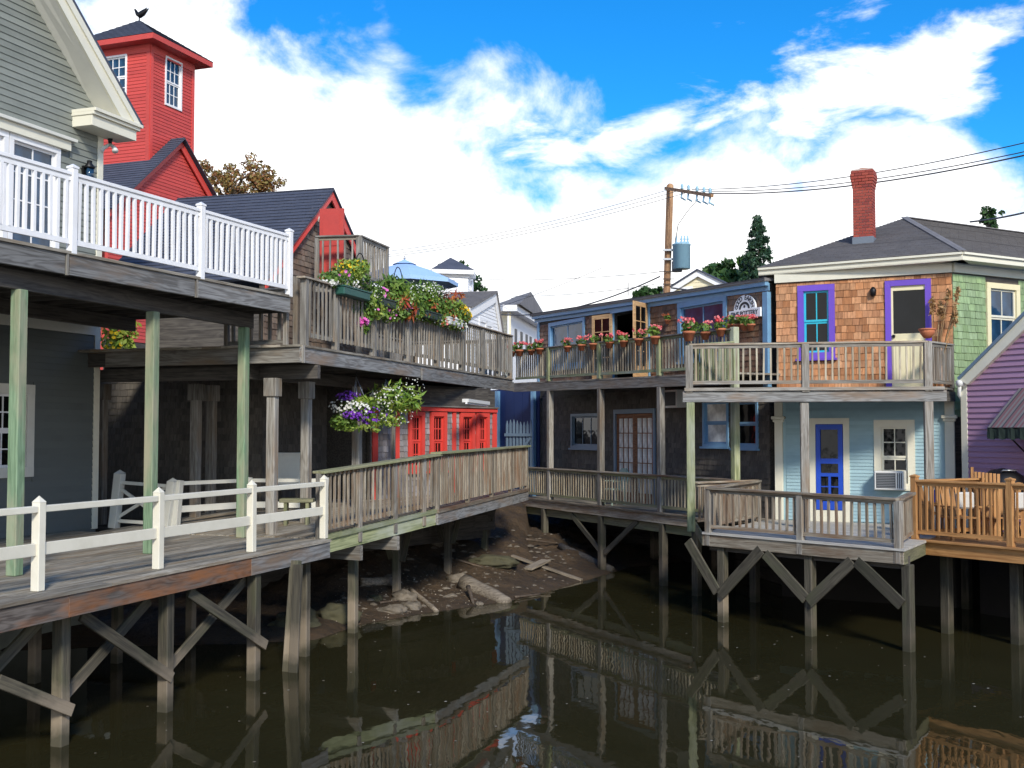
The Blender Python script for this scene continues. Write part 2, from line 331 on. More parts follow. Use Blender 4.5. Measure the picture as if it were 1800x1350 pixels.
SHELL = leafy('shell_chips', [(.34, .29, .22), (.18, .15, .11), (.50, .45, .37)], trans=0)
FUR = plain('cushion_cloth', (.62, .60, .55), .9)

def brickm():
    m, t, b = base('chimney_brick', .85); r = rnd(t); c = ramp(t, r, [(0, (.28, .045, .03)), (.5, (.36, .07, .045)), (1, (.20, .035, .03))])
    t.links.new(c, b.inputs['Base Color']); return m
BRICK = brickm(); MORTAR = plain('mortar', (.58, .48, .42), .9)
def watermat():
    m, t, b = base('harbour_water', .025); b.inputs['Base Color'].default_value = (.010, .011, .004, 1); b.inputs['IOR'].default_value = 1.33
    tc = nd(t, 'ShaderNodeTexCoord'); mp1 = nd(t, 'ShaderNodeMapping', {0: tc.outputs['Object'], 3: (1.0, .45, 1)}).outputs[0]
    h = mth(t, 'MULTIPLY_ADD', noise(t, mp1, 1.7, 3, .5), .8, mth(t, 'MULTIPLY', noise(t, mp1, 7., 2, .5), .12))
    bump(t, b, h, .045, .10)
    n = noise(t, tc.outputs['Object'], .35, 4); t.links.new(mixc(t, n, (.016, .0145, .006), (.036, .032, .0135)), b.inputs['Base Color']); return m
def mudmat():
    m, t, b = base('tidal_mud', .75); tc = nd(t, 'ShaderNodeTexCoord'); o = tc.outputs['Object']
    n = noise(t, o, 1.1, 7, .65); n2 = noise(t, o, 9, 5, .7)
    c = mixc(t, ramp(t, n, [(.35, 0), (.65, 1)]), (.038, .023, .011), (.092, .057, .029)); c = mixc(t, ramp(t, n2, [(.45, 0), (.7, .7)]), c, (.030, .024, .017))
    t.links.new(c, b.inputs['Base Color']); bump(t, b, mth(t, 'MULTIPLY_ADD', n2, .5, n), 1.0, .16); return m
def rockmat():
    m, t, b = base('shore_rock', .85); tc = nd(t, 'ShaderNodeTexCoord'); n = noise(t, tc.outputs['Object'], 3, 6, .65)
    t.links.new(ramp(t, n, [(.3, (.06, .05, .036)), (.52, (.15, .125, .095)), (.75, (.24, .205, .16))]), b.inputs['Base Color']); bump(t, b, mth(t, 'MULTIPLY_ADD', noise(t, tc.outputs['Object'], 22, 4), .3, n), .9, .06); return m
def stripem():
    m, t, b = base('striped_awning_canvas', .8); tc = nd(t, 'ShaderNodeTexCoord'); x = nd(t, 'ShaderNodeSeparateXYZ', {0: tc.outputs['Object']}).outputs[0]
    f = mth(t, 'FRACT', mth(t, 'MULTIPLY', x, 4.2))
    n_ = ramp(t, f, [(0, (.15, .145, .145)), (.22, (.035, .04, .05)), (.34, (.15, .075, .085)), (.62, (.15, .145, .145)), (.8, (.15, .075, .085))])
    n_.node.color_ramp.interpolation = 'CONSTANT'; t.links.new(n_, b.inputs['Base Color']); return m
WATER, MUD, ROCK, STRIPE = watermat(), mudmat(), rockmat(), stripem()
MOSSR = paint('mossy_dark_stone', (.07, .065, .035), .9, .6, (.03, .03, .018), .05, 5)

# ---------------------------------------------------------------- building kit
def wedge(bs, m, name, W, parent, kind=None):          # courses on a wall: (u0b,u1b,u0t,u1t,z0,z1,o_bottom,o_top)
    vs, fs = [], []
    for (a, b_, c, d, z0, z1, ob, ot) in bs:
        k = len(vs); vs += [(a, 0, z0), (b_, 0, z0), (b_, -ob, z0), (a, -ob, z0), (c, 0, z1), (d, 0, z1), (d, -ot, z1), (c, -ot, z1)]
        fs += [tuple(k + i for i in f) for f in ((0, 1, 2, 3), (7, 6, 5, 4), (3, 2, 6, 7), (1, 5, 6, 2), (4, 0, 3, 7), (1, 0, 4, 5))]
    o = mobj(name, mesh(vs, fs, m), W.mat(), parent)
    if kind: o['kind'] = kind
    return o
def spans(u0, u1, z0, z1, holes):
    iv = [(u0, u1)]
    for (a, b, c, d) in holes:
        if d <= z0 + .01 or c >= z1 - .01: continue
        nw = []
        for (p, q) in iv:
            if b <= p or a >= q: nw.append((p, q)); continue
            if a > p: nw.append((p, a))
            if b < q: nw.append((b, q))
        iv = nw
    return [(p, q) for p, q in iv if q - p > .02]
def clapboards(W, lim, z0, z1, rh, holes, m, parent, single=True, ob=.022, name='clapboard'):   # lim(z) -> u0,u1
    out = []; z = z0
    while z < z1 - .01:
        zt = min(z + rh, z1); a0, b0 = lim(z); a1, b1 = lim(zt)
        if b0 - a0 > .03:
            if b1 < a1: a1 = b1 = (a1 + b1) / 2
            for (p, q) in spans(min(a0, a1), max(b0, b1), z, zt, holes):
                r = (max(p, a0) if p <= max(a0, a1) else p, min(q, b0) if q >= min(b0, b1) else q, max(p, a1), min(q, b1), z, zt, ob, .006)
                if r[1] > r[0] and r[3] >= r[2]: out.append(r)
        z = zt
    if single:
        for r in out: wedge([r], m, name, W, parent)
    else: wedge(out, m, 'clapboard_siding', W, parent, 'stuff')
_sc = {}
SHN = {}
def shingles(W, lim, z0, z1, rh, wr, holes, m, parent, quota=300, gap=.006, rows_jit=.012):
    cells = []; z = z0
    while z < z1 - .02:
        zt = min(z + rh, z1); a, b = lim((z + zt) / 2); u = a - random.random() * wr[0]
        if b - a > .05:
            while u < b:
                wd = random.uniform(*wr); p, q = max(u, a), min(u + wd, b); u += wd
                if q - p < .03: continue
                for (s, e) in spans(p, q, z, zt, holes): cells.append((s, e - gap, z - random.random() * rows_jit, zt, random.uniform(.014, .026)))
        z = zt
    idx = list(range(len(cells))); cam_u = lambda c: (W.P((c[0] + c[1]) / 2, c[2]) - EYE).length
    idx.sort(key=lambda i: -(cells[i][1] - cells[i][0]) / cam_u(cells[i]) ** 2)
    pick = set(idx[:quota])
    rest = []
    for i, (s, e, za, zb, o) in enumerate(cells):
        if i in pick:
            w_ = max(.04, round((e - s) / .02) * .02); h_ = round((zb - za) / .01) * .01; k = (w_, h_, m.name)
            if k not in _sc:
                vs = [(-w_ / 2, 0, 0), (w_ / 2, 0, 0), (w_ / 2, -.02, 0), (-w_ / 2, -.02, 0), (-w_ / 2, 0, h_), (w_ / 2, 0, h_), (w_ / 2, -.005, h_), (-w_ / 2, -.005, h_)]
                _sc[k] = mesh(vs, [(0, 1, 2, 3), (7, 6, 5, 4), (3, 2, 6, 7), (1, 5, 6, 2), (4, 0, 3, 7), (1, 0, 4, 5)], m)
            M = W.mat() @ Matrix.Translation(((s + e) / 2, 0, za)) @ Matrix.Diagonal(((e - s) / w_, o / .02, 1, 1))
            mobj('shingle', _sc[k], M, parent)
        else: rest.append((s, e, s, e, za, zb, o, .005))
    if rest: wedge(rest, m, 'shingle_courses', W, parent, 'stuff')
def panel(W, u0, u1, z0, z1, holes, m, parent, thick=.1, name='wall'):
    us = sorted({u0, u1, *[min(max(h[i], u0), u1) for h in holes for i in (0, 1)]}); zs = sorted({z0, z1, *[min(max(h[i], z0), z1) for h in holes for i in (2, 3)]})
    bs = []
    for i in range(len(us) - 1):
        for j in range(len(zs) - 1):
            cu, cz = (us[i] + us[i + 1]) / 2, (zs[j] + zs[j + 1]) / 2
            if any(h[0] < cu < h[1] and h[2] < cz < h[3] for h in holes): continue
            bs.append((us[i], us[i + 1], zs[j], zs[j + 1], -thick, 0))
    return wboxes(name, W, bs, m, parent)
def window(W, r, parent, cm, sm, gm=None, cas=.1, cols=2, rows=2, sash=2, sill=True, off=.045, name='window', label=None, split=None):
    u0, u1, z0, z1 = r; gm = gm or GLASS
    fr = wboxes(name, W, [(u0, u0 + cas, z0 + cas, z1 - cas, -.06, off), (u1 - cas, u1, z0 + cas, z1 - cas, -.06, off), (u0 - .0, u1 + .0, z1 - cas, z1, -.06, off + .003), (u0 - .0, u1 + .0, z0, z0 + cas, -.06, off + .003)], cm, parent)
    if label: fr['label'] = label
    if sill: wboxes('sill', W, [(u0 - .04, u1 + .04, z0 - .05, z0, 0, off + .06)], cm, fr)
    a0, a1, b0, b1 = u0 + cas, u1 - cas, z0 + cas, z1 - cas; st = .045; bars = []
    mid = b0 + (b1 - b0) * (split or .5)
    secs = [(b0, mid, -.045), (mid, b1, -.025)] if sash == 2 else [(b0, b1, -.035)]
    for (s0, s1, o) in secs:
        bars += [(a0, a0 + st, s0, s1, o - .02, o + .02), (a1 - st, a1, s0, s1, o - .02, o + .02), (a0 + st, a1 - st, s0, s0 + st, o - .02, o + .018), (a0 + st, a1 - st, s1 - st, s1, o - .02, o + .018)]
        p0, p1, q0, q1 = a0 + st, a1 - st, s0 + st, s1 - st
        for i in range(1, cols): x = p0 + (p1 - p0) * i / cols; bars.append((x - .012, x + .012, q0, q1, o - .015, o + .012))
        for j in range(1, rows): z = q0 + (q1 - q0) * j / rows; bars.append((p0, p1, z - .012, z + .012, o - .015, o + .010))
        for i in range(cols):
            for j in range(rows):
                tl = random.uniform(-.004, .004)
                wbox('pane', W, p0 + (p1 - p0) * i / cols, p0 + (p1 - p0) * (i + 1) / cols, q0 + (q1 - q0) * j / rows, q0 + (q1 - q0) * (j + 1) / rows, o - .012 + tl * .3, o - .002 + tl * .3, gm, fr)
    wboxes('sash', W, bars, sm, fr)
    return fr
def clip(poly, k, lo):                                   # keep y >= lo (k=1) or y <= lo (k=-1)
    out = []
    for i in range(len(poly)):
        a, b = poly[i], poly[(i + 1) % len(poly)]; da, db = k * (a[1] - lo), k * (b[1] - lo)
        if da >= 0: out.append(a)
        if da * db < 0: t = da / (da - db); out.append((a[0] + (b[0] - a[0]) * t, a[1] + (b[1] - a[1]) * t))
    return out
def roof(pts, m, parent, thick=.08, rh=.14, name='roof', edge=None):   # first two points: the eave, left to right
    x = (pts[1] - pts[0]).normalized(); z = None
    for q in pts[2:]:
        c = x.cross(q - pts[0])
        if c.length > .01: z = c.normalized(); break
    if z.z < 0: z = -z; 
    y = z.cross(x).normalized(); M = Matrix.Translation(pts[0]) @ Matrix((x, y, z)).transposed().to_4x4(); I = M.inverted()
    P = [((I @ p).x, (I @ p).y) for p in pts]
    n = len(P); vs = [(a, b, 0) for a, b in P] + [(a, b, -thick) for a, b in P]
    fs = [tuple(range(n)), tuple(range(2 * n - 1, n - 1, -1))] + [(i, i + n, (i + 1) % n + n, (i + 1) % n) for i in range(n)]
    me = mesh(vs, fs, edge or m); bm = bmesh.new(); bm.from_mesh(me); bmesh.ops.recalc_face_normals(bm, faces=bm.faces); bm.to_mesh(me); bm.free()
    ro = mobj(name, me, M, parent)
    y0, y1 = min(p[1] for p in P), max(p[1] for p in P); vs, fs = [], []; yy = y0
    while yy < y1 - .02:
        q = clip(clip(P, 1, yy), -1, min(yy + rh, y1))
        if len(q) >= 3:
            b = len(vs); jit = random.uniform(0, .003)
            vs += [(a, c - (.008 if abs(c - yy) < 1e-4 else 0), .006 + jit + (.016 if abs(c - yy) < 1e-4 else 0)) for a, c in q]
            vs += [(a, c, .001) for a, c in q]; k = len(q)
            fs.append(tuple(range(b, b + k))); fs += [(b + i, b + i + k, b + (i + 1) % k + k, b + (i + 1) % k) for i in range(k)]
        yy += rh
    me = mesh(vs, fs, m); bm = bmesh.new(); bm.from_mesh(me); bmesh.ops.recalc_face_normals(bm, faces=bm.faces); bm.to_mesh(me); bm.free()
    mobj('roof_shingles', me, M, ro)['kind'] = 'stuff'
    return ro
def solid(name, loop, z0, z1, m, parent): return prism(name, [flat(p, z0) for p in loop], V((0, 0, z1 - z0)), m, parent)

def along(A, B, px):                                     # parameter along A-B where the photograph's column px meets it
    r = ray(px, 700); d = flat(B) - flat(A); n = V((r.y, -r.x, 0)); return -(flat(A) - flat(EYE)).dot(n) / d.dot(n)
def lerp(a, b, t): return a + (b - a) * t
def railing(label, A, B, h0, h1, posts, m, sp=.13, bs=.036, pw=.09, cap=(.14, .035), top=None, gap=.10, cat='railing', pm=None, below=.0, ext=0, grp=None, pcap=.0, jit=.004, name='deck_railing', ends=(0, 1), bm_=None, capm=None, toe=0):
    T = thing(name, lerp(A, B, .5), label, cat, grp); d = (B - A).normalized(); side = flat(d).normalized().cross(UP); pm = pm or m; bm_ = bm_ or m
    dh = 0 if ext > 0 else cap[1]
    H = lambda t: h0 + (h1 - h0) * t - dh
    for t in posts:
        p = lerp(A, B, t); bar('post', p - UP * below, p + UP * (H(t) + ext), pw, pw, pm, T, side, .006)
        if pcap:
            c = p + UP * (H(t) + ext); s = pw * .58
            vs = [(-s, -s, 0), (s, -s, 0), (s, s, 0), (-s, s, 0), (-s, -s, .025), (s, -s, .025), (s, s, .025), (-s, s, .025), (0, 0, .025 + pcap)]
            me = mesh(vs, [(0, 3, 2, 1), (0, 1, 5, 4), (1, 2, 6, 5), (2, 3, 7, 6), (3, 0, 4, 7), (4, 5, 8), (5, 6, 8), (6, 7, 8), (7, 4, 8)], pm)
            mobj('post_cap', me, Matrix.Translation(c) @ Matrix((flat(d).normalized(), -side, UP)).transposed().to_4x4(), T)
    L = (B - A).length; cuts = sorted(set([ends[0], *[t for t in posts if ends[0] < t < ends[1]], ends[1]]))
    a, b = ends
    up_ = side.cross(d).normalized(); up_ = up_ if up_.z > 0 else -up_
    if ext > 0:
        for i in range(len(cuts) - 1):
            q0, q1 = cuts[i] + pw / 2 / L, cuts[i + 1] - pw / 2 / L
            bar('top_rail', lerp(A, B, q0) + UP * (H(q0) - cap[1] / 2), lerp(A, B, q1) + UP * (H(q1) - cap[1] / 2), cap[0], cap[1], capm or m, T, up_, .005)
    else: bar('top_rail', lerp(A, B, a) + UP * (H(a) + cap[1] / 2), lerp(A, B, b) + UP * (H(b) + cap[1] / 2), cap[0], cap[1], capm or m, T, up_, .005)
    for i in range(len(cuts) - 1):
        q0, q1 = cuts[i] + pw / 2 / L, cuts[i + 1] - pw / 2 / L
        if (q1 - q0) * L < .05: continue
        bar('bottom_rail', lerp(A, B, q0) + UP * (gap + .03), lerp(A, B, q1) + UP * (gap + .03), .04, .07, m, T, up_)
        bar('sub_rail', lerp(A, B, q0) + UP * (H(q0) - (cap[1] if ext > 0 else 0) - .032), lerp(A, B, q1) + UP * (H(q1) - (cap[1] if ext > 0 else 0) - .032), .035, .07, m, T, up_)
        n = max(1, round((q1 - q0) * L / sp))
        for k in range(n):
            t = q0 + (q1 - q0) * (k + .5) / n; p = lerp(A, B, t) + side * (.04 if toe else .0); j = lambda: V((random.gauss(0, jit), random.gauss(0, jit), 0))
            hb = H(t) - (cap[1] if ext > 0 else 0) - .002
            bar('baluster', p + UP * ((gap - .02) if toe else (gap + .066)) + j(), p + UP * (hb - (0 if toe else .066)) + j(), bs, bs, bm_, T, side)
    return T
def planks(A, B, C, D, w, th, m, parent, splits=1, name='plank', gap=.006):   # quad: front A-B, back D-C; planks run along the front
    n = max(1, round(((D - A).length + (C - B).length) / 2 / w)); g = gap / w / n
    for k in range(n):
        t0, t1 = k / n + g / 2, (k + 1) / n - g / 2; cut = sorted([0, 1] + ([random.uniform(.25, .75)] if splits > 1 else []))
        for i in range(len(cut) - 1):
            s0, s1 = cut[i] + (.0006 if i else 0), cut[i + 1]
            lp = [lerp(lerp(A, B, s0), lerp(D, C, s0), t0), lerp(lerp(A, B, s1), lerp(D, C, s1), t0), lerp(lerp(A, B, s1), lerp(D, C, s1), t1), lerp(lerp(A, B, s0), lerp(D, C, s0), t1)]
            dz = random.uniform(-.003, .001)
            prism(name, [p + UP * (dz - th) for p in lp], V((0, 0, th)), m, parent, B - A)
def leafmesh(n, C, R, size, m, asp=1.8, shell=.5, droop=0.0, up=.3, flatten=1):
    """n small leaf faces spread through an ellipsoid (or several: C, R lists)"""
    C = np.atleast_2d(np.array(C, float)); R = np.atleast_2d(np.array(R, float)); k = RNG.integers(0, len(C), n)
    d = RNG.normal(size=(n, 3)); d /= np.linalg.norm(d, axis=1)[:, None]; r = (shell + (1 - shell) * RNG.random(n)) ** (1 / 2)
    p = C[k] + d * R[k % len(R)] * r[:, None]
    nrm = d + RNG.normal(size=(n, 3)) * .7; nrm[:, 2] += up; nrm /= np.linalg.norm(nrm, axis=1)[:, None]
    a = np.cross(nrm, RNG.normal(size=(n, 3))); a /= np.linalg.norm(a, axis=1)[:, None]; a[:, 2] -= droop; b = np.cross(nrm, a)
    s = (size * RNG.uniform(.6, 1.3, n))[:, None]; a = a * s * asp / 2; b = b * s / 2
    vs = np.stack([p - a, p + b * .9 + nrm * s * .12, p + a, p - b * .9 + nrm * s * .12], 1).reshape(-1, 3)
    me = bpy.data.meshes.new('leaves'); me.vertices.add(4 * n); me.vertices.foreach_set('co', vs.ravel())
    me.loops.add(4 * n); me.loops.foreach_set('vertex_index', np.arange(4 * n)); me.polygons.add(n)
    me.polygons.foreach_set('loop_start', np.arange(0, 4 * n, 4)); me.polygons.foreach_set('loop_total', np.full(n, 4)); me.materials.append(m); me.update(); me.validate(); return me
def blossoms(n, C, R, size, m, shell=.8):              # little five-petalled discs facing outwards
    C = np.atleast_2d(np.array(C, float)); R = np.atleast_2d(np.array(R, float)); vs, fs = [], []
    for i in range(n):
        k = RNG.integers(0, len(C)); d = RNG.normal(size=3); d /= np.linalg.norm(d); d[1] = -abs(d[1]) if RNG.random() < .7 else d[1]
        p = V(C[k] + d * R[k % len(R)] * RNG.uniform(shell, 1.08)); nn = (V(d) + V(RNG.normal(size=3) * .35) + V((0, -.3, .25))).normalized()
        a = nn.orthogonal().normalized(); c = nn.cross(a); s = size * RNG.uniform(.7, 1.25); b = len(vs); vs.append(p - nn * s * .12)
        for q in range(10): t = q * math.pi / 5 + i; rr = s / 2 * (1 if q % 2 == 0 else .72); vs.append(p + (a * math.cos(t) + c * math.sin(t)) * rr + nn * s * .1)
        fs += [(b, b + 1 + q, b + 1 + (q + 1) % 10) for q in range(10)]
    return mesh(vs, fs, m)
# ================================================================ LEFT SIDE
ZD = 1.88
# ---- lower boardwalk with white fence
Pa, Pb = atz(0, 1063, ZD), atz(583, 948, ZD); WL = Wall(Pa, Pb); nL, dL = WL.n, WL.d
P0 = Pa - dL * 2.2
T = thing('boardwalk', lerp(Pa, Pb, .5), 'grey plank boardwalk on piles in front of the sage gabled house', 'boardwalk')
planks(P0, Pb, Pb - nL * 5.6, P0 - nL * 5.6, .145, .04, PLANK, T, 2)
f0 = 0.0
cuts = [WL.u(-240, 1080), WL.u(125, 1048), WL.u(445, 990), WL.L]
for i, m in enumerate((FASC_O, FASC_O, FASC)):
    wbox('fascia_board', WL, cuts[i] + .002, cuts[i + 1] - .002, ZD - .305, ZD - .042, -.07, -.025, m, T, .004)
wbox('rim_joist', WL, cuts[0], cuts[-1] - .05, ZD - .30, ZD - .045, -.14, -.075, OLIVE, T)
for k in range(9):
    u = cuts[0] + .5 + k * (cuts[-1] - cuts[0]) / 9
    bar('joist', WL.P(u, ZD - .17, -.15), WL.P(u, ZD - .17, -5.5), .05, .22, DARKW, T)
PL = Wall(atz(105, 1310, 0), atz(445, 1195, 0))
def pile(px, py, T, z1=ZD - .31, w=.155, top=None, z0=-.9, D=None, gz=0.0):
    p = atz(px, py, gz); q = (top or p)
    return bar('pile', V((p.x, p.y, z0)), V((q.x, q.y, z1)), w, w, PILE, T, WL.n, .012)
for px, py in ((-170, 1400), (105, 1310), (290, 1250), (445, 1195)): pile(px, py, T)
for px, py in ((535, 1153), (335, 1130), (205, 1165), (60, 1200)): pile(px, py, T, w=.14)
a = atz(500, 1182, 0); b = at(520, 985, a.y + .35)
bar('pile', V((a.x, a.y, -.9)) - (b - a) * .0, b, .145, .145, PILE, T, WL.n, .01)
bar('pile', a + V((.12, -.12, -.9)), b + V((.06, -.12, -.05)), .05, .15, PILE, T, WL.n, .006)
def brace(W, p, q, off, T, m=PILE, w=.045, h=.145):
    a, b = W.hit(*p), W.hit(*q); bar('brace', W.P(a[0], a[1], off), W.P(b[0], b[1], off), w, h, m, T, W.n.cross(W.P(b[0], b[1]) - W.P(a[0], a[1])).normalized(), .006)
for p, q, o in (((288, 1190), (128, 1080), .13), ((294, 1193), (452, 1010), -.13), ((108, 1247), (276, 1055), -.13), ((112, 1247), (-20, 1195), .13), ((455, 1133), (318, 1040), .13), ((-60, 1250), (100, 1075), -.13), ((-160, 1330), (-10, 1120), -.13), ((-165, 1210), (-20, 1190), .13)):
    brace(PL, p, q, o, T)
# fence
A, B = atz(66.7, 1039, ZD), atz(569, 946.7, ZD); WF = Wall(A, B)
T = thing('white_fence', lerp(A, B, .5), 'low cream white two-rail fence along the boardwalk edge over the water', 'fence')
us = [WF.u(66.7, 1000) - 4.5, WF.u(66.7, 1000) - 2.25, WF.u(66.7, 1000), WF.u(277.7, 980), WF.u(441.7, 960), WF.L]
def pyramid(p, s, h, m, T, d):
    vs = [(-s, -s, 0), (s, -s, 0), (s, s, 0), (-s, s, 0), (0, 0, h)]
    mobj('post_cap', mesh(vs, [(0, 3, 2, 1), (0, 1, 4), (1, 2, 4), (2, 3, 4), (3, 0, 4)], m), Matrix.Translation(p) @ Matrix((d, UP.cross(d), UP)).transposed().to_4x4(), T)
for u in us:
    bar('post', WF.P(u, ZD), WF.P(u, ZD + 1.0), .112, .112, CREAMF, T, WF.n, .008); pyramid(WF.P(u, ZD + 1.0), .057, .075, CREAMF, T, WF.d)
for i in range(len(us) - 1):
    a, b = us[i] + .056, us[i + 1] - .056
    wbox('top_rail', WF, a, b, ZD + .885, ZD + .96, -.045, .045, CREAMF, T, .006); wbox('middle_rail', WF, a, b, ZD + .40, ZD + .54, -.022, .022, CREAMF, T, .005)
# back fence and cross-braced gate
g0, g1, g2, g3 = at(200, 928, 21.4), at(308, 927, 21.2), at(432, 910, 22.6), at(567, 900, 22.6)
for g in (g0, g1, g2, g3): g.z = ZD
T = thing('rail_fence', lerp(g1, g2, .5), 'grey white rail fence at the back of the boardwalk beside the dark shingle wall', 'fence')
hh = .9
for p, w in ((g1, .13), (g2, .1), (g3, .1)): bar('post', p, p + V((.06, 0, hh)), w, w, TRIMG, T, UP.cross(dL), .006)
for p, q in ((g1, g2), (g2, g3)):
    bar('top_rail', p + UP * (hh - .06), q + UP * (hh - .06), .06, .07, TRIMG, T); bar('lower_rail', p + UP * .36, q + UP * .36, .04, .12, TRIMG, T)
T = thing('braced_gate', g0, 'weathered gate with crossed braces between two leaning posts on the boardwalk', 'gate')
bar('post', g0, g0 + V((.10, 0, 1.02)), .16, .16, TRIMG, T, dL.cross(UP), .008); pyramid(g0 + V((.10, 0, 1.02)), .08, .07, TRIMG, T, WF.d)
g1b = g1 - V((.16, .05, 0)); bar('post', g1b, g1b + V((.12, 0, .88)), .16, .16, TRIMG, T, dL.cross(UP), .008); pyramid(g1b + V((.12, 0, .88)), .08, .07, TRIMG, T, WF.d)
for za, zb in ((.86, .80), (.14, .10)): bar('rail', g0 + UP * za, g1b + UP * zb, .05, .06, TRIMG, T)
bar('brace', g0 + UP * .82, g1b + UP * .14, .03, .06, TRIMG, T); bar('brace', g0 + V((0, .04, .16)), g1b + V((0, .04, .78)), .03, .06, TRIMG, T)

# ---- upper white-railed deck on green posts
U0, U1 = at(0, 461, 13.7), at(512, 551.5, 19.55); U0.z = U1.z = 0; WU = Wall(U0, U1); zb, zt, zf = 5.72, 5.99, 6.03
T = thing('balcony_deck', WU.P(WU.L / 2, zb), 'raised grey wood deck carried on tall green posts above the boardwalk', 'deck')
ul = WU.u(-330, 400); cc = [ul, WU.u(117.5, 480), WU.u(345, 520), WU.L]
for i in range(3): wbox('fascia_board', WU, cc[i] + (.05 if i else 0), cc[i + 1] - .03, zb, zt - .0, -.045, 0, FASC, T, .005)
wbox('rim_joist', WU, ul, WU.L - .02, zb + .01, zt - .01, -.10, -.05, GREY, T)
planks(WU.P(ul, zf, .03), WU.P(WU.L, zf, .03), WU.P(WU.L, zf, -5.2), WU.P(ul, zf, -5.2), .14, .04, PLANK, T)
for k in range(18):
    u = ul + .2 + k * .5
    if u < WU.L: bar('joist', WU.P(u, (zb + zt) / 2 - .01, -.11), WU.P(u, (zb + zt) / 2 - .01, -5.1), .045, .22, DARKW, T)
g = [atz(25, 1012, ZD), atz(263, 973, ZD), atz(425, 945, ZD)]; g = [g[0] * 2 - g[1]] + g
for p in g: bar('post', flat(p, ZD), flat(p, 5.47), .15, .15, GREENP, T, nL, .01)
e = flat(g[3] - g[1]).normalized(); bar('beam', flat(g[0], 5.595), flat(g[3], 5.595) + e * .25, .09, .245, DARKW, T)
for o in (2.4,): bar('beam', flat(g[0], 5.6) - nL * o, flat(g[3], 5.6) + e * .25 - nL * o, .09, .23, DARKW, T)
pp = at(520.5, 550, 20.0); bar('post', flat(pp, 5.17), flat(pp, 6.42), .09, .09, GREY, T, nL, .006)
wbox('trim_strip', WU, cc[1] - .02, cc[1] + .015, zb - .01, zt + .01, -.03, .02, GREY, T); wbox('trim_strip', WU, cc[2] - .02, cc[2] + .015, zb - .01, zt + .01, -.03, .02, GREY, T)
A, B = WU.P(ul, zf, -.02), WU.P(WU.L, zf, -.02)
railing('long white painted balcony railing with square balusters above the green posts', A, B, 1.05, 1.05, [.0, along(A, B, -140) if True else 0, along(A, B, 121.5), along(A, B, 349.5), 1 - .05 / (B - A).length], WHITE, sp=.135, bs=.042, pw=.10, cap=(.075, .05), ext=.05, pcap=.04, below=.03, jit=.004, name='white_railing')

# ---- sage gabled house
cor = atz(168, 929, ZD); dH = V((.36, 1, 0)).normalized(); HA = cor - dH * 7.0; WH = Wall(HA, cor); L = WH.L
T = thing('gabled_house', cor, 'sage grey clapboard house with a cream trimmed gable behind the white railing', 'house')
h1, h0 = WH.hit(170, 199), WH.hit(55, 0); sl = (h0[1] - h1[1]) / (h1[0] - h0[0]); zc = h1[1] - (L - h1[0]) * sl; ur = L - 3.6
lim = lambda z: (0, L - .1 if z < zc else max(L - (z - zc) / sl, 0))
hz0, hz1 = WH.hit(118, 267)[1], WH.hit(125, 250)[1]; ud = [WH.u(-78, 300), WH.u(12, 300), WH.u(103, 300)]
doors = [(ud[0], ud[1] - .01, 6.09, hz0), (ud[1] + .01, ud[2], 6.09, hz0)]
wl = WH.rect(-130, 672, 57, 842); wl = (wl[0], wl[1], wl[2], wl[3])
zfr = (WH.hit(168, 590)[1], WH.hit(168, 569)[1])
holes = doors + [wl]
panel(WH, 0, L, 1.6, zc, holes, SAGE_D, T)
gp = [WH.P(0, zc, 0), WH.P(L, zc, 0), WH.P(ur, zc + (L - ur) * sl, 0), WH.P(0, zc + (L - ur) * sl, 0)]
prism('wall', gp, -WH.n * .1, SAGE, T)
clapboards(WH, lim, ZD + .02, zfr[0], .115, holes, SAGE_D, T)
wbox('frieze_board', WH, 0, L - .1, zfr[0], zfr[1], 0, .035, TRIMG, T)
clapboards(WH, lim, 5.7, zc + (L - ur) * sl, .118, holes + [(0, WH.u(122, 260), hz0, hz1)], SAGE, T)
wbox('corner_board', WH, L - .13, L + .02, ZD, 9.3, -.02, .035, TRIM, T, .004)
wbox('door_header', WH, 0, WH.u(118, 260), hz0, hz1 - .03, 0, .10, TRIM, T, .006); wbox('header_moulding', WH, 0, WH.u(125, 250), hz1 - .03, hz1 + .03, 0, .16, TRIMG, T, .006)
for r in doors: window(WH, r, T, WHITE, WHITE, GLASSB, cas=.1, cols=2, rows=5, sash=1, sill=False, name='glass_door')
window(WH, wl, T, TRIMG, WHITE, GLASS, cas=.17, cols=4, rows=2, sash=2, sill=False)
W2 = Wall(HA + WH.n * .46, cor + WH.n * .46)
q = [W2.hit(101, 0), W2.hit(213, 205), W2.hit(249, 226), W2.hit(124, 0)]
def ext(a, b, k): return (b[0] + (b[0] - a[0]) * k, b[1] + (b[1] - a[1]) * k)
qa, qd = ext(q[1], q[0], .9), ext(q[2], q[3], .9)
prism('rake_board', [W2.P(*x) for x in (qa, q[1], q[2], qd)], -WH.n * .045, TRIM, T)
q2 = [(W2.u(116, 0), W2.hit(116, 0)[1]), W2.hit(238, 221), q[2], q[3]]; q2[0] = W2.hit(114, 0)
prism('rake_moulding', [W2.P(*x, .03) for x in (ext(q2[1], q2[0], .9), q2[1], q2[2], ext(q2[2], q2[3], .9))], -WH.n * .03, TRIM, T)
s0, s1 = WH.hit(55, 0), WH.hit(170, 199); s0 = ext(s1, s0, .9)
so = [WH.P(*s0), WH.P(*s1), W2.P(*q[1], -.05), W2.P(*qa, -.05)]; prism('soffit', so, V((0.02, 0, .03)), TRIMG, T)
lo, hi = W2.P(*q[2]), W2.P(*ext(q[2], q[3], 1.2)); rn = (hi - lo).cross(WH.n).normalized(); rn = rn if rn.z > 0 else -rn
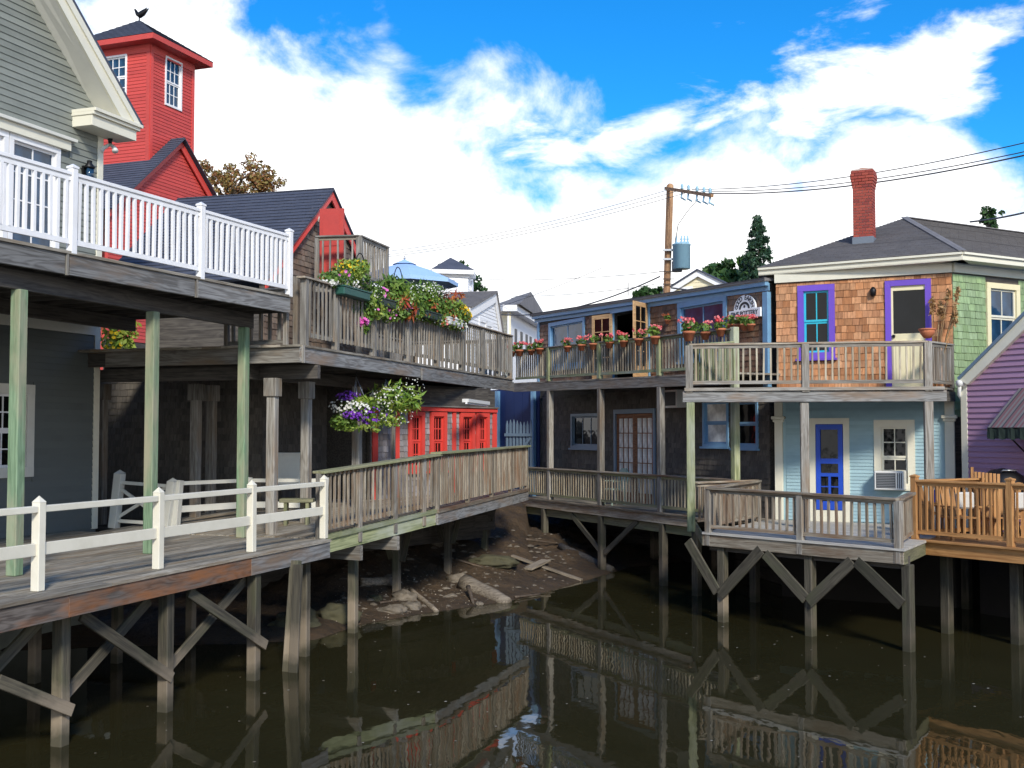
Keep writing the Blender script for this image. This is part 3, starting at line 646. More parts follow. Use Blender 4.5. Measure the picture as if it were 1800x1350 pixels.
prism('roof', [lo + WH.n * .03, hi + WH.n * .03, hi - WH.n * 9, lo - WH.n * 9], rn * .06, ROOFB, T)
ea, eb = W2.u(162, 215), W2.u(240, 225)
for k, (x, z0, z1) in enumerate(((0, 9.235, 9.43), (.05, 9.43, 9.49), (.09, 9.49, 9.55))): wbox('eave_return', WH, ea + (.0 if k == 0 else -.02), eb + x, z0, z1, .0, .46 + x, TRIM, T, .004)
solid('wall', [WH.P(0, 0, -.14), WH.P(L, 0, -.14), WH.P(L, 0, -8), WH.P(0, 0, -8)], -.5, zc, SAGE, T)
lp = WH.P(WH.u(148, 295), WH.hit(148, 312)[1], .12)
ln = lathe('wall_lantern', lp, [(.02, -.1), (.085, -.08), (.09, -.06)], BLACKM, T, 8)
lathe('lamp_glass', lp, [(.075, -.06), (.085, .16)], GLASSB, ln, 4); lathe('lamp_cap', lp, [(.10, .16), (.11, .18), (.05, .25), (.05, .30), (.02, .31)], BLACKM, ln, 8)
wbox('backplate', WH, WH.u(146, 295) - .06, WH.u(146, 295) + .06, lp.z - .15, lp.z + .2, 0, .06, BLACKM, ln)
fp = WH.P(L + .12, 9.13, .1); fl = lathe('floodlight', fp, [(.03, 0), (.05, .10), (.03, .12)], BLACKM, T, 8)
for s in (-1, 1): tube('lamp_head', [fp, fp + V((.1 * s, -.06, -.08)), fp + V((.14 * s, -.12, -.16))], [.03, .04, .06], ACW, fl, 8)

# ---- grey middle deck, upper level
A, B, C = at(530, 639, 19.5), at(901, 691, 32.0), at(120, 648, 21.2); A.z = B.z = C.z = 0
WG = Wall(A, B); nG = WG.n; zb2, zt2, zf2 = 4.87, 5.14, 5.18
T = thing('grey_deck', WG.P(WG.L / 2, zb2), 'long weathered grey upper deck reaching towards the blue trimmed building', 'deck')
um = WG.u(764, 660)
wbox('fascia_board', WG, 0, um, zb2, zt2, -.045, 0, FASC, T, .005); wbox('fascia_board', WG, um - .9, WG.L, zb2 - .05, zt2 - .06, .003, .045, FASC, T, .005)
wbox('fascia_board', WG, um + .01, WG.L, zt2 - .055, zt2, -.045, -.001, FASC, T)
wbox('end_board', WG, -.005, .05, zb2 - .005, zt2 + .03, .004, .04, GREY, T)
WC = Wall(C, A); wbox('fascia_board', WC, 0, WC.L - .01, zb2, zt2, -.045, 0, GREY, T, .005)
At, Bt, Ct = flat(A, zf2), flat(B, zf2), flat(C, zf2)
planks(At + nG * .03, Bt + nG * .03, Bt - nG * 5, At - nG * 5, .20, .04, PLANK, T); planks(Ct + WC.n * .03, At - nG * .0 + WC.n * .03, At - nG * 5, Ct + (At - Ct) * .3 - nG * 4.2, .30, .04, PLANK, T)
for k in range(16):
    u = .3 + k * 1.05
    if u < WG.L - .2: bar('joist', WG.P(u, 5.0, -.1), WG.P(u, 5.0, -4.9), .05, .24, DARKW, T)
def support(px, py, D=None, z1=4.62, w=.165, capz=4.3):
    p = atz(px, py, ZD) if D is None else flat(at(px, 700, D), ZD); o = bar('support_post', flat(p, ZD), flat(p, z1), w, w, GREY, T, nG, .012)
    if capz: bar('capital', flat(p, capz), flat(p, z1 + .002), w + .075, w + .075, GREY, o, nG, .008)
support(477, 940); support(537, 928); support(628, 0, 23.6, w=.17, capz=0); support(692, 0, 25.5, w=.08, capz=0)
for px, D in ((345, 22.5), (372, 23.0), (180, 22.2), (860, 33.6), (795, 30.6)): support(px, 0, D, w=.17, capz=4.3 if px < 400 else 0)
bar('beam', flat(WC.P(0, 0, -.6), 4.74), flat(WC.P(WC.L, 0, -.6), 4.74), .1, .24, DARKW, T); bar('beam', WG.P(.1, 4.74, -1.2), WG.P(WG.L, 4.74, -1.2), .1, .24, DARKW, T)
Ar, Br = WG.P(.04, zf2, -.05), WG.P(WG.L - .03, zf2, -.05)
railing('tall grey picket railing with flower boxes around the upper deck', Ar, Br, 1.19, 1.22, [along(Ar, Br, p) for p in (534, 589, 655, 715, 768, 812, 847, 876)] + [1 - .05 / WG.L], GREY, sp=.165, bs=.032, pw=.12, cap=(.17, .035), below=.035, gap=.16, toe=1, bm_=GREY, capm=RAILW, name='deck_railing')
Cr = flat(WC.P(WC.L - 1.55, 0, -.06), zf2); Cq = flat(WC.P(WC.L - .35, 0, -.06), zf2)
railing('short grey railing piece beneath the end of the white balcony', Cr, Cq, 1.0, 1.0, [0, 1], GREY, sp=.2, bs=.05, pw=.08, gap=.03)

# ---- grey middle deck, lower walkway (a gentle ramp)
A, B, C = at(580, 943, 19.7), at(771, 897, 22.8), at(927, 859.6, 29.0); zA, zM, zC = A.z, B.z, C.z
WA, WB = Wall(A, B), Wall(B, C)
def sloped(name, W, za, zb, u0, u1, d0, d1, o0, o1, m, T):
    z = lambda u: za + (zb - za) * u / W.L
    return prism(name, [W.P(u0, z(u0) + d0, o1), W.P(u1, z(u1) + d0, o1), W.P(u1, z(u1) + d1, o1), W.P(u0, z(u0) + d1, o1)], -W.n * (o1 - o0), m, T)
T = thing('lower_walkway', lerp(A, B, 1), 'mossy green edged lower walkway on posts above the mud bank', 'walkway')
A0 = A - WA.d * .25
planks(A0, B, B - nG * 4.4, A0 - nG * 4.4, .22, .04, PLANK, T); planks(B + UP * .002, C, C - nG * 1.2, B - nG * 4.4 + UP * .002, .22, .04, PLANK, T)
sloped('fascia_board', WA, zA, zM, -.15, WA.L, -.28, -.042, -.06, -.02, ALGAE, T); sloped('edge_board', WA, zA, zM, -.15, WA.L, -.042, .03, -.12, .02, ALGAE, T)
sloped('fascia_board', WB, zM, zC, -.1, WB.L, -.28, -.06, -.015, .03, FASC, T); sloped('edge_board', WB, zM, zC, -.1, WB.L, -.05, .02, -.07, .05, RAILW, T)
for u in (WA.u(632, 950), WA.u(697, 930)): zz = zA + (zM - zA) * u / WA.L; bar('cross_beam', WA.P(u, zz - .42, .04), WA.P(u, zz - .42, -2.6), .09, .26, GREY, T)
pile(620, 1112, T, zA - .3)
def mudpile(px, py, T, z1, w=.15, h=None):
    p = h or MUDHIT(px, py); return bar('pile', V((p.x, p.y, p.z - .6)), V((p.x, p.y, z1)), w, w, PILE, T, nL, .01)
# ================================================================ ground, mud and water
SHX = [-60, -25, -12, -7, -4.6, -3.47, -2.87, -1.8, -.12, 1.0, 1.9, 3.2, 6, 12, 60]
SHY = [9, 15.5, 18.6, 19.7, 20.0, 20.4, 22.0, 23.3, 24.9, 26.8, 28.6, 31.2, 33.4, 35, 36]
def hgt(x, y):
    s = (y - np.interp(x, SHX, SHY)) * .72
    n = .10 * np.sin(x * 2.1 + 1.3 * np.sin(y * 1.7)) * np.cos(y * 1.9 + .5) + .05 * np.sin(x * 5.3 + y * 3.1) * np.sin(y * 6.1 - x * 2.2) + .03 * np.sin(x * 11 + y * 7) * np.sin(y * 13 - x * 9)
    h = np.where(s < 0, .22 * s, .02 + .155 * s + np.where(x < .5, .22, .0) * np.clip(s - 2.4, 0, 9) + n * np.clip((s - .25) / 1.6, 0, 1)); return np.clip(h, -1.2, 1.55)
gx = np.concatenate([np.linspace(-3000, -60, 8), np.linspace(-50, -14, 19), np.linspace(-13, 14, 271), np.linspace(15, 60, 24), np.linspace(80, 3000, 8)])
gy = np.concatenate([[-60, -20], np.linspace(-5, 15, 11), np.linspace(16, 44, 281), np.linspace(46, 80, 12), np.linspace(100, 3600, 10)])
X, Y = np.meshgrid(gx, gy); Z = hgt(X, Y); nx, ny = len(gx), len(gy)
me = bpy.data.meshes.new('ground'); vs = np.stack([X, Y, Z], -1).reshape(-1, 3)
ii = (np.arange(ny - 1)[:, None] * nx + np.arange(nx - 1)[None]).ravel(); fs = np.stack([ii, ii + 1, ii + 1 + nx, ii + nx], 1)
me.from_pydata(vs.tolist(), [], fs.tolist()); me.polygons.foreach_set('use_smooth', [True] * len(me.polygons)); me.materials.append(MUD); me.update()
tag(mobj('ground', me, Matrix.Identity(4)), 'brown tidal mud bank sloping down to the water under the decks', None, None, 'structure')
me = mesh([(-200, -40, 0), (200, -40, 0), (200, 40, 0), (-200, 40, 0)], [(0, 1, 2, 3)], WATER)
tag(mobj('water', me, Matrix.Identity(4)), 'still dark olive harbour water mirroring the decks', None, None, 'structure')
def MUDHIT(px, py):
    r = ray(px, py); t = 5.0
    while t < 90:
        p = EYE + r * t
        if p.z <= max(float(hgt(p.x, p.y)), 0): break
        t += .05
    return EYE + r * t
for px, py in ((697, 1045), (787, 1008), (852, 963), (818, 945)): 
    o = mudpile(px, py, T, 1.80)
p1, p2, p3 = MUDHIT(697, 1045), MUDHIT(787, 1008), MUDHIT(852, 963)
for p, z in ((p1, 1.7), (p2, 1.75), (p3, 1.8)):
    for s in (1,): bar('brace', V((p.x, p.y, p.z + .7)) + WB.n * .12, V((p.x, p.y, z)) + WB.n * .12 + WB.d * .5, .04, .14, PILE, T, WB.n)
    bar('brace', V((p.x, p.y, p.z + .75)) - WB.n * .12, V((p.x, p.y, z)) - WB.n * .12 - WB.d * .5, .04, .14, PILE, T, WB.n)
# railings of the walkway
Aq, Bq = WA.P(-.28, zA, -.04), WA.P(WA.L, zM, -.04)
railing('weathered walkway railing with a broad flat cap next to the white fence', Aq, Bq, 1.13, 1.13, [along(Aq, Bq, p) for p in (563, 632, 694, 744)] + [1 - .04 / WA.L], RAILW, sp=.128, bs=.034, pw=.10, cap=(.26, .045), below=.24, gap=.12, toe=1, pm=GREY, capm=OLIVE)
Bq, Cq = WB.P(-.1, zM, -.02), WB.P(WB.L, zC, -.02)
railing('brown streaked walkway railing in front of the red windows', Bq, Cq, 1.16, 1.11, [0.01, along(Bq, Cq, 822), along(Bq, Cq, 864), along(Bq, Cq, 897), 1 - .03 / WB.L], RAILW, sp=.13, bs=.034, pw=.09, cap=(.24, .045), below=.02, gap=.12, toe=1, capm=OLIVE)

# ---- brown shingled gable building with a dark roof
ap = at(575, 335, 26.0); dG = V((.287, .958, 0)).normalized(); lf = V((-dG.y, dG.x, 0)); hw, sl2 = 2.9, .81
A, B = flat(ap) - dG * hw, flat(ap) + dG * hw; WX = Wall(A, B); za = ap.z; ze = za - hw * sl2
T = thing('shingled_house', flat(ap, ZD), 'brown shingled gable building with red rake boards and a dark roof', 'house')
lim = lambda z: (0, 2 * hw) if z < ze else (hw - (za - z) / sl2, hw + (za - z) / sl2)
db = WX.rect(606, 380, 632, 480)
panel(WX, 0, 2 * hw, 1.6, ze, [], DARKW, T); panel(EW, 2.6, 6.5, 6.4, ze, [], DARKW, T) if False else None; prism('wall', [WX.P(0, ze), WX.P(2 * hw, ze), WX.P(hw, za)], -WX.n * .1, DARKW, T)
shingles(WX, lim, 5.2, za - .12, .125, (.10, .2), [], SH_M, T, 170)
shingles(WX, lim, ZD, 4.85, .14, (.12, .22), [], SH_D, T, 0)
EW = Wall(A + lf * 6.5, A); shingles(EW, lambda z: (0, 6.5), ZD, 4.8, .135, (.11, .22), [], SH_D, T, 125); panel(EW, 0, 6.5, 1.6, 4.85, [], DARKW, T); panel(EW, EW.u(256, 600), 6.5, 4.85, 6.4, [], DARKW, T)  # last dark panel is added past the roof end to fill the shaded gap
solid('wall', [A - WX.n * .15 + dG * .15, B - WX.n * .15, B + lf * 6.4, A + lf * 6.4 + dG * .15], -.5, 4.84, DARKW, T)
rd = []
for s in (-1, 1):
    p0, p1 = WX.P(hw + s * (hw + .12), ze - .12 * sl2, .13), WX.P(hw, za - .0, .13); prism('rake_board', [p0, p1, p1 - UP * .22, p0 - UP * .22], -WX.n * .035, REDB, T)
ov = WX.n * .17; e0 = flat(A - dG * .15, ze - .15 * sl2); r0 = flat(ap, za)
roof([e0 + lf * 3.95 + UP * .03, e0 + ov + UP * .03, r0 + ov + UP * .03, r0 + lf * 3.95 + UP * .03], ROOFB, T, .03, .15, edge=ROOFB)
e1 = flat(B + dG * .15, ze - .15 * sl2); prism('roof', [r0 + ov + UP * .031, e1 + ov + UP * .031, e1 + lf * 3.95 + UP * .031, r0 + lf * 3.95 + UP * .031], UP * .03, ROOFB, T)
f0 = at(562, 367, 25.0); f1 = at(604, 366, 24.85); dz = 6.94
dr = prism('red_door', [flat(f0, dz), flat(f1, dz), flat(f1, f1.z), flat(f0, f0.z)], (f1 - f0).cross(UP).normalized() * -.05, RED, T)
for k, (za_, zb_) in enumerate(((.12, .42), (.50, .92))): 
    a_, b_ = lerp(f0, f1, .15), lerp(f0, f1, .85); n_ = (f1 - f0).cross(UP).normalized(); H_ = f0.z - dz
    prism('door_panel', [flat(a_, dz + H_ * za_) + n_ * .012, flat(b_, dz + H_ * za_) + n_ * .012, flat(b_, dz + H_ * zb_) + n_ * .012, flat(a_, dz + H_ * zb_) + n_ * .012], -n_ * .02, RED, dr)
wbox('door_frame', WX, db[0] - .3, db[0] - .22, 6.94, db[3] - .1, 0, .06, REDB, T); wbox('lower_door_frame', WX, WX.u(574, 770), WX.u(574, 770) + .12, ZD, 3.9, 0.02, .06, RED, T)
o = WX.P(WX.u(552, 382), WX.hit(552, 382)[1], .08); fl = lathe('floodlight', o, [(.05, -.04), (.05, .04)], ACW, T, 8)
for s in (-1, 1): tube('lamp_head', [o, o + WX.n * .1 + V((.05 * s, 0, -.06)), o + WX.n * .18 + V((.09 * s, 0, -.11))], [.03, .05, .07], FUR, fl, 8)

# ---- small balcony by the red door
F0, F1, F2 = at(556, 411, 24.45), at(632, 409, 24.3), at(681, 430, 25.88); zB = 6.93
T = thing('small_balcony', flat(F1, zB), 'small grey landing outside the red upper door', 'balcony')
planks(flat(F0, zB), flat(F1, zB), flat(F2, zB), flat(F0 + (F2 - F1), zB), .14, .04, PLANK, T)
for p, q in ((F0, F1), (F1, F2)): bar('fascia_board', flat(p, zB - .14), flat(q, zB - .14), .04, .2, GREY, T)
for p in (F1, F2): bar('post', flat(p, zf2), flat(p, zB - .05), .1, .1, GREY, T, dG)
railing('grey front railing of the small landing before the red door', flat(F0, zB), flat(F1, zB), .98, .98, [.02, .98], GREY, sp=.17, bs=.035, cap=(.14, .035), capm=GREY)
railing('grey side railing of the small landing facing the umbrella', flat(F1, zB), flat(F2, zB), .98, .98, [.03, .97], GREY, sp=.15, bs=.04, cap=(.12, .035), capm=GREY)

# ---- red windowed shop wall under the grey deck
RA, RB = at(650, 800, 25.6), at(870, 760, 29.2); WR = Wall(RA, RB); zr = WR.hit(780, 716)[1]
T = thing('red_shopfront', flat(lerp(RA, RB, .5), ZD), 'shingled shop front with four narrow red sash windows under the grey deck', 'shop')
wins = [WR.rect(a, 727, b, 818) for a, b in ((717, 744), (755, 783), (807, 832), (835.5, 858))]; wins = [(a, b, 2.75, zr - .12) for a, b, c, d in wins]
panel(WR, 0, WR.L, 1.2, zr + .45, wins, DARKW, T)
shingles(WR, lambda z: (0.05, WR.L), ZD, zr - .08, .135, (.10, .2), [(a - .01, b + .01, c, d) for a, b, c, d in wins], SH_W, T, 150)
for r in wins: window(WR, r, T, REDB, REDB, GLASS, cas=.1, cols=3, rows=2, sash=2, sill=True, off=.06)
wbox('header_board', WR, WR.u(690, 720), WR.L, zr - .1, zr + .0, 0, .09, REDB, T); wbox('drip_edge', WR, WR.u(690, 720), WR.L, zr, zr + .03, 0, .13, GREY, T)
for a, b in ((653, 662), (690.5, 700), (794, 799.5), (864.5, 871)): wbox('corner_board', WR, WR.u(a, 760), WR.u(b, 760), ZD, zr - .1, 0, .05, REDB, T)
solid('wall', [WR.P(0, 0, -.14), WR.P(WR.L, 0, -.14), WR.P(WR.L - .5, 0, -3.5), WR.P(-1, 0, -3.5)], 1.0, 4.80, DARKW, T)
t0 = at(818, 704, 26.5); t1 = at(856, 709, 28.2); T = thing('tube_light', t0, 'white unlit tube lamp fixed under the grey deck above the red windows', 'lamp')
bar('lamp_body', t0, t1, .16, .08, ACW, T); bar('lamp_tube', t0 + V((.02, -.03, -.06)), t1 + V((.02, -.03, -.06)), .04, .04, WHITE, T)
# bench and cabinet in the shade
bp = atz(522, 930, ZD); T = thing('bench', flat(bp, ZD), 'small plank bench beside the second grey post', 'bench')
bx = V((1, .05, 0)).normalized(); by = UP.cross(bx)
obox('seat', flat(bp, ZD + .53), bx, by, UP, (.62, .3, .07), OLIVE, T, .006)
for s in (-1, 1): obox('leg', flat(bp, ZD + .25) + bx * .2 * s, bx, by, UP, (.06, .25, .49), OLIVE, T)
kp = at(507, 800, 23.6); T = thing('cabinet', flat(kp, ZD), 'pale cabinet standing in the shade behind the grey posts', 'cabinet')
obox('body', flat(kp, ZD + 1.02), bx, by, UP, (.52, .35, .62), TRIMG, T, .006); obox('top', flat(kp, ZD + 1.35), bx, by, UP, (.58, .4, .04), TRIMG, T)
for s in (-1, 1): obox('leg', flat(kp, ZD + .355) + bx * .2 * s, bx, by, UP, (.06, .3, .71), DARKW, T)

# ---- red tower house
tc_ = at(263, 200, 34.0); dT = V((.375, 1, 0)).normalized(); nT = dT.cross(UP); w1 = 2.15; w2 = 2.6
zT = at(263, 77, 34).z
T = thing('red_tower_house', flat(tc_, 2), 'red clapboard house with a square lookout tower and a gable', 'house')
TR = Wall(tc_, tc_ + dT * w1); TL = Wall(flat(tc_) - nT * w2, tc_)
wr, wlf = TR.rect(289, 105, 318.5, 189), TL.rect(182, 97, 224, 178)
wr = (wr[0], wr[1], TR.hit(303, 189)[1] - .02, TR.hit(303, 104)[1]); wlf = (wlf[0], wlf[1], TL.hit(205, 176)[1], TL.hit(205, 98)[1])
for W_, h_ in ((TR, wr), (TL, wlf)):
    panel(W_, 0, W_.L, 6, zT, [h_], RED, T); clapboards(W_, lambda z, W_=W_: (.1, W_.L - .1), 7, zT - .25, .105, [h_], RED, T, False)
    for a, b in ((-.01, .12), (W_.L - .12, W_.L + .01)): wbox('corner_board', W_, a, b, 6.5, zT - .2, 0, .03, REDB if W_ is TR else RED, T)
    wbox('frieze_board', W_, 0, W_.L, zT - .25, zT, 0, .035, RED, T)
    window(W_, h_, T, WHITE, WHITE, GLASSB, cas=.055, cols=3, rows=2, sash=2, sill=False)
solid('wall', [TR.P(.0, 0, -.14) - nT * 0 + dT * .14, TR.P(w1, 0, -.14), TR.P(w1, 0, -w2), TR.P(.14, 0, -w2)], 5, zT, RED, T)
c_ = TR.P(w1 / 2, zT, -w2 / 2); o_ = .42; cs = [TR.P(-o_, zT, o_), TR.P(w1 + o_, zT, o_), TR.P(w1 + o_, zT, -w2 - o_), TR.P(-o_, zT, -w2 - o_)]; apx = flat(c_, zT + 1.25)
prism('soffit', cs, UP * .16, RED, T); cs = [p + UP * .162 for p in cs]
for i in (3, 0, 1, 2): roof([cs[i], cs[(i + 1) % 4], apx], ROOFB, T, .02, .16)
# weathervane bird
bz = apx + UP * .05; T2 = thing('bird_weathervane', bz, 'dark bird ornament on the peak of the red tower roof', 'ornament')
tube('rod', [bz - UP * .1, bz + UP * .12], .02, BLACKM, T2); bd = TL.d
tube('body', [bz + bd * x + UP * z for x, z in ((-.17, .34), (-.13, .27), (-.08, .17), (.02, .12), (.14, .17), (.28, .24), (.36, .29))], [.02, .045, .06, .10, .09, .04, .01], BLACKM, T2, 8)
tube('beak', [bz + bd * -.16 + UP * .33, bz + bd * -.24 + UP * .31], [.02, .004], BLACKM, T2, 6); tube('wing', [bz + bd * -.02 + UP * .17, bz + bd * .14 + UP * .23, bz + bd * .3 + UP * .33], [.05, .05, .008], BLACKM, T2, 6)
# gable in front of the tower
GA = flat(tc_) + nT * .28; WQ = Wall(GA - dT * 3.4, GA + dT * 4.5)
aq, l1, r1 = WQ.hit(313, 246), WQ.hit(225, 330), WQ.hit(370, 352); s3 = (aq[1] - l1[1]) / (aq[0] - l1[0])
hw3 = 3.1; ze3 = aq[1] - hw3 * s3
prism('gable_wall', [WQ.P(aq[0] - hw3, ze3), WQ.P(aq[0] + hw3, ze3), WQ.P(*aq)], -WQ.n * .1, RED, T); panel(WQ, aq[0] - hw3, aq[0] + hw3, 6.3, ze3, [], RED, T); panel(WQ, aq[0] - hw3, aq[0] + hw3, 1.2, 6.3, [], DARKW, T)
clapboards(WQ, lambda z: (aq[0] - hw3, aq[0] + hw3) if z < ze3 else (aq[0] - (aq[1] - z) / s3, aq[0] + (aq[1] - z) / s3), 6.3, aq[1] - .1, .105, [], RED, T, False)
for s in (-1, 1):
    p0, p1 = WQ.P(aq[0] + s * (hw3 + .15), ze3 - .15 * s3, .11), WQ.P(aq[0], aq[1], .11); prism('rake_board', [p0, p1, p1 - UP * .26, p0 - UP * .26], -WQ.n * .04, REDB, T)
    k = WQ.n * .14; p0 += UP * .03; p1 += UP * .03
    if s < 0: roof([p0 - WQ.n * 7, p0 + k, p1 + k, p1 - WQ.n * 7], ROOFB, T, .03, .15)
    else: prism('roof', [p1 + k, p0 + k, p0 - WQ.n * 7, p1 - WQ.n * 7], UP * .03, ROOFB, T)

# far side railing of the grey deck
fa, fb = WG.P(4.5, zf2, -3.0), WG.P(WG.L - .05, zf2, -3.0)
railing('far side railing of the grey deck seen through the pickets', fa, fb, 1.1, 1.1, [0, .33, .66, 1], GREY, sp=.12, bs=.09, pw=.12, cap=(.14, .04), gap=.02)
railing('end railing across the far end of the grey deck', fb, WG.P(WG.L - .05, zf2, -.12), 1.1, 1.12, [0], GREY, sp=.13, bs=.07, pw=.12, cap=(.14, .04), gap=.03)
# ================================================================ RIGHT SIDE
ZR = 3.67 - 1.95
# ---- blue trimmed building with a two-storey gallery
A, B = at(927.7, 875.4, 33.8), at(1209, 907, 26.5); A.z = B.z = ZR; LB = Wall(A, B); dB, nB = LB.d, LB.n
uE = LB.u(1290, 700)                      # the line runs on behind the porch to the inner post
BWa, BWb = offset(A - dB * .6, B, 1.25); BW = Wall(BWa, BWb); uR = BW.u(1352, 600); uL = BW.u(946, 600)
T = thing('blue_trimmed_house', BW.P((uL + uR) / 2, ZR), 'dark shingled two-storey building with cornflower blue window trim and fascia', 'house')
zU = 5.08
def R_(x0, y0, x1, y1): return BW.rect(x0, y0, x1, y1)
wA = R_(966, 563, 1029, 612); wA = (wA[0], wA[1], 5.6, wA[3]); wC = R_(1193, 523, 1279, 612); wC = (wC[0], wC[1], 5.45, BW.hit(1236, 526)[1]); dU = R_(1080, 548, 1140, 600); dU = (dU[0], dU[1], zU, BW.hit(1110, 546)[1])
wl1 = R_(1005, 727, 1056, 788); wl2 = R_(1237, 702, 1282, 785); wl3 = R_(1289, 702, 1334, 788); dL_ = R_(1081, 719, 1154, 880); dL_ = (dL_[0], dL_[1], ZR + .02, dL_[3])
zeL, zeR = BW.hit(946, 556)[1], BW.hit(1350, 496)[1]; ztop = max(zeL, zeR)
hU = [wA, wC, dU]; hL = [wl1, wl2, wl3, dL_]
panel(BW, uL, uR, ZR - .2, 4.75, hL, DARKW, T); panel(BW, uL, uR, 4.75, min(zeL, zeR), hU, DARKW, T)
prism('wall', [BW.P(uL, min(zeL, zeR) - .01), BW.P(uR, min(zeL, zeR) - .01), BW.P(uR, zeR), BW.P(uL, zeL)], -BW.n * .1, DARKW, T)
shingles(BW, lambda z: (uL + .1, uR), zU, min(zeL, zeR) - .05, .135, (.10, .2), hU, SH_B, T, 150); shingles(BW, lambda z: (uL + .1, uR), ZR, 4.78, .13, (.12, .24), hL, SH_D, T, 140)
for (k, (u0, u1)) in enumerate(((uL, uR),)):
    for (a, b, o0, o1, m) in ((-.20, -.03, .02, .05, BLUE), (-.09, .0, .05, .15, BLUE), (.001, .055, .05, .16, TRIMG)):
        prism('eave_fascia', [BW.P(uL - .15, zeL + a, o1), BW.P(uR + .06, zeR + a, o1), BW.P(uR + .06, zeR + b, o1), BW.P(uL - .15, zeL + b, o1)], -BW.n * (o1 - o0), m, T)
roof([BW.P(uL - .2, zeL + .06, .2), BW.P(uR + .1, zeR + .06, .2), BW.P(uR + .1, zeR + .35, -7), BW.P(uL - .2, zeL + .35, -7)], ROOFG, T, .05, .16)
wbox('corner_board', BW, uR - .16, uR + .02, ZU0 if False else 4.7, zeR - .22, -.05, .06, BLUE, T, .004); wbox('corner_board', BW, uL, uL + .12, 4.7, zeL - .22, 0, .05, BLUE, T, .004)
RW2 = Wall(BW.P(uR, 0), BW.P(uR, 0, -1.6) ) ; 
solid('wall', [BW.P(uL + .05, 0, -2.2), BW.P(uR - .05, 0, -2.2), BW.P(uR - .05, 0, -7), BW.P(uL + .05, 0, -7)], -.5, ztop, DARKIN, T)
for u in (uL + .06, uR - .16): prism('wall', [BW.P(u, 1.5, -.1), BW.P(u + .06, 1.5, -.1), BW.P(u + .06, 1.5, -7), BW.P(u, 1.5, -7)], UP * (ztop - 1.5), DARKW, T)
window(BW, wA, T, BLUE, BLUE, GLASSB, cas=.11, cols=2, rows=1, sash=1); window(BW, wC, T, BLUE, BLUE, GLASSB, cas=.13, cols=2, rows=1, sash=1)
window(BW, wl1, T, BLUE_D, BLUE_D, GLASS, cas=.08, cols=3, rows=1, sash=1)
window(BW, wl2, T, BLUE, BLUE, GLASSW, cas=.07, cols=1, rows=1, sash=2, label='blue sash window with a reflection of white boards painted as pale glass'); window(BW, wl3, T, BLUE, BLUE, GLASS, cas=.07, cols=1, rows=1, sash=2)
fr = wboxes('door_frame', BW, [(dU[0] - .1, dU[0], zU, dU[3] + .12, 0, .05), (dU[1], dU[1] + .1, zU, dU[3] + .12, 0, .05), (dU[0] - .12, dU[1] + .12, dU[3], dU[3] + .15, 0, .07)], BLUE, T)
def leaf_door(name, h, ang, w, z0, z1, m, T, cols=2, rows=4, gm=GLASS):      # a glazed leaf hinged at h, swung by ang out of the wall
    d = (BW.d * math.cos(ang) + BW.n * math.sin(ang)); W_ = Wall(h, h + d * w); 
    if W_.n.dot(BW.n) < 0: pass
    o = wboxes(name, W_, [(0, .1, z0, z1, -.02, .025), (w - .1, w, z0, z1, -.02, .025), (.1, w - .1, z1 - .12, z1, -.02, .024), (.1, w - .1, z0, z0 + .3, -.02, .024)] + [(.1 + (w - .2) * i / cols - .012, .1 + (w - .2) * i / cols + .012, z0 + .3, z1 - .12, -.015, .02) for i in range(1, cols)] + [(.1, w - .1, z0 + .3 + (z1 - z0 - .42) * j / rows - .012, z0 + .3 + (z1 - z0 - .42) * j / rows + .012, -.015, .018) for j in range(1, rows)], m, T)
    for i in range(cols):
        for j in range(rows): wbox('pane', W_, .1 + (w - .2) * i / cols, .1 + (w - .2) * (i + 1) / cols, z0 + .3 + (z1 - z0 - .42) * j / rows, z0 + .3 + (z1 - z0 - .42) * (j + 1) / rows, -.004, .004, gm, o)
    return o
wd = (dU[1] - dU[0]) / 2
leaf_door('door_leaf', BW.P(dU[0] - .02, 0, .06), math.radians(180 - 12), wd * .95, zU + .03, dU[3], BLONDE, T); leaf_door('door_leaf', BW.P(dU[1] + .02, 0, .06), math.radians(58), wd * .95, zU + .03, dU[3] + .1, BLONDE, T)
cl = BW.P((dU[0] + dU[1]) / 2 + .1, dU[3] - .35, -1.2); lathe('ceiling_lamp', cl, [(.02, .4), (.03, .1), (.09, .05), (.09, -.06), (.03, -.1)], FUR, T, 10)
wboxes('door_frame', BW, [(dL_[0], dL_[0] + .1, ZR, dL_[3], -.05, .05), (dL_[1] - .1, dL_[1], ZR, dL_[3], -.05, .05), (dL_[0] + .1, dL_[1] - .1, dL_[3] - .12, dL_[3], -.05, .055)], BLUE_D, T)
md = (dL_[0] + dL_[1]) / 2; w_ = md - dL_[0] - .1
for k in (0, 1): leaf_door('french_door', BW.P(dL_[0] + .1 + k * w_, 0, -.02), 0.0, w_ - .01, ZR + .02, dL_[3] - .13, REDDOOR, T, 3, 5, GLASSW)
acf = R_(1175, 686, 1207, 717); f_ = wboxes('vent_frame', BW, [(acf[0], acf[1], acf[3] - .05, acf[3], .02, .3), (acf[0], acf[1], acf[2], acf[2] + .05, .02, .3), (acf[0], acf[0] + .05, acf[2] + .05, acf[3] - .05, .02, .3), (acf[1] - .05, acf[1], acf[2] + .05, acf[3] - .05, .02, .3)], ACW, T); wbox('vent_grille', BW, acf[0] + .05, acf[1] - .05, acf[2] + .05, acf[3] - .05, .02, .27, ACG, f_)
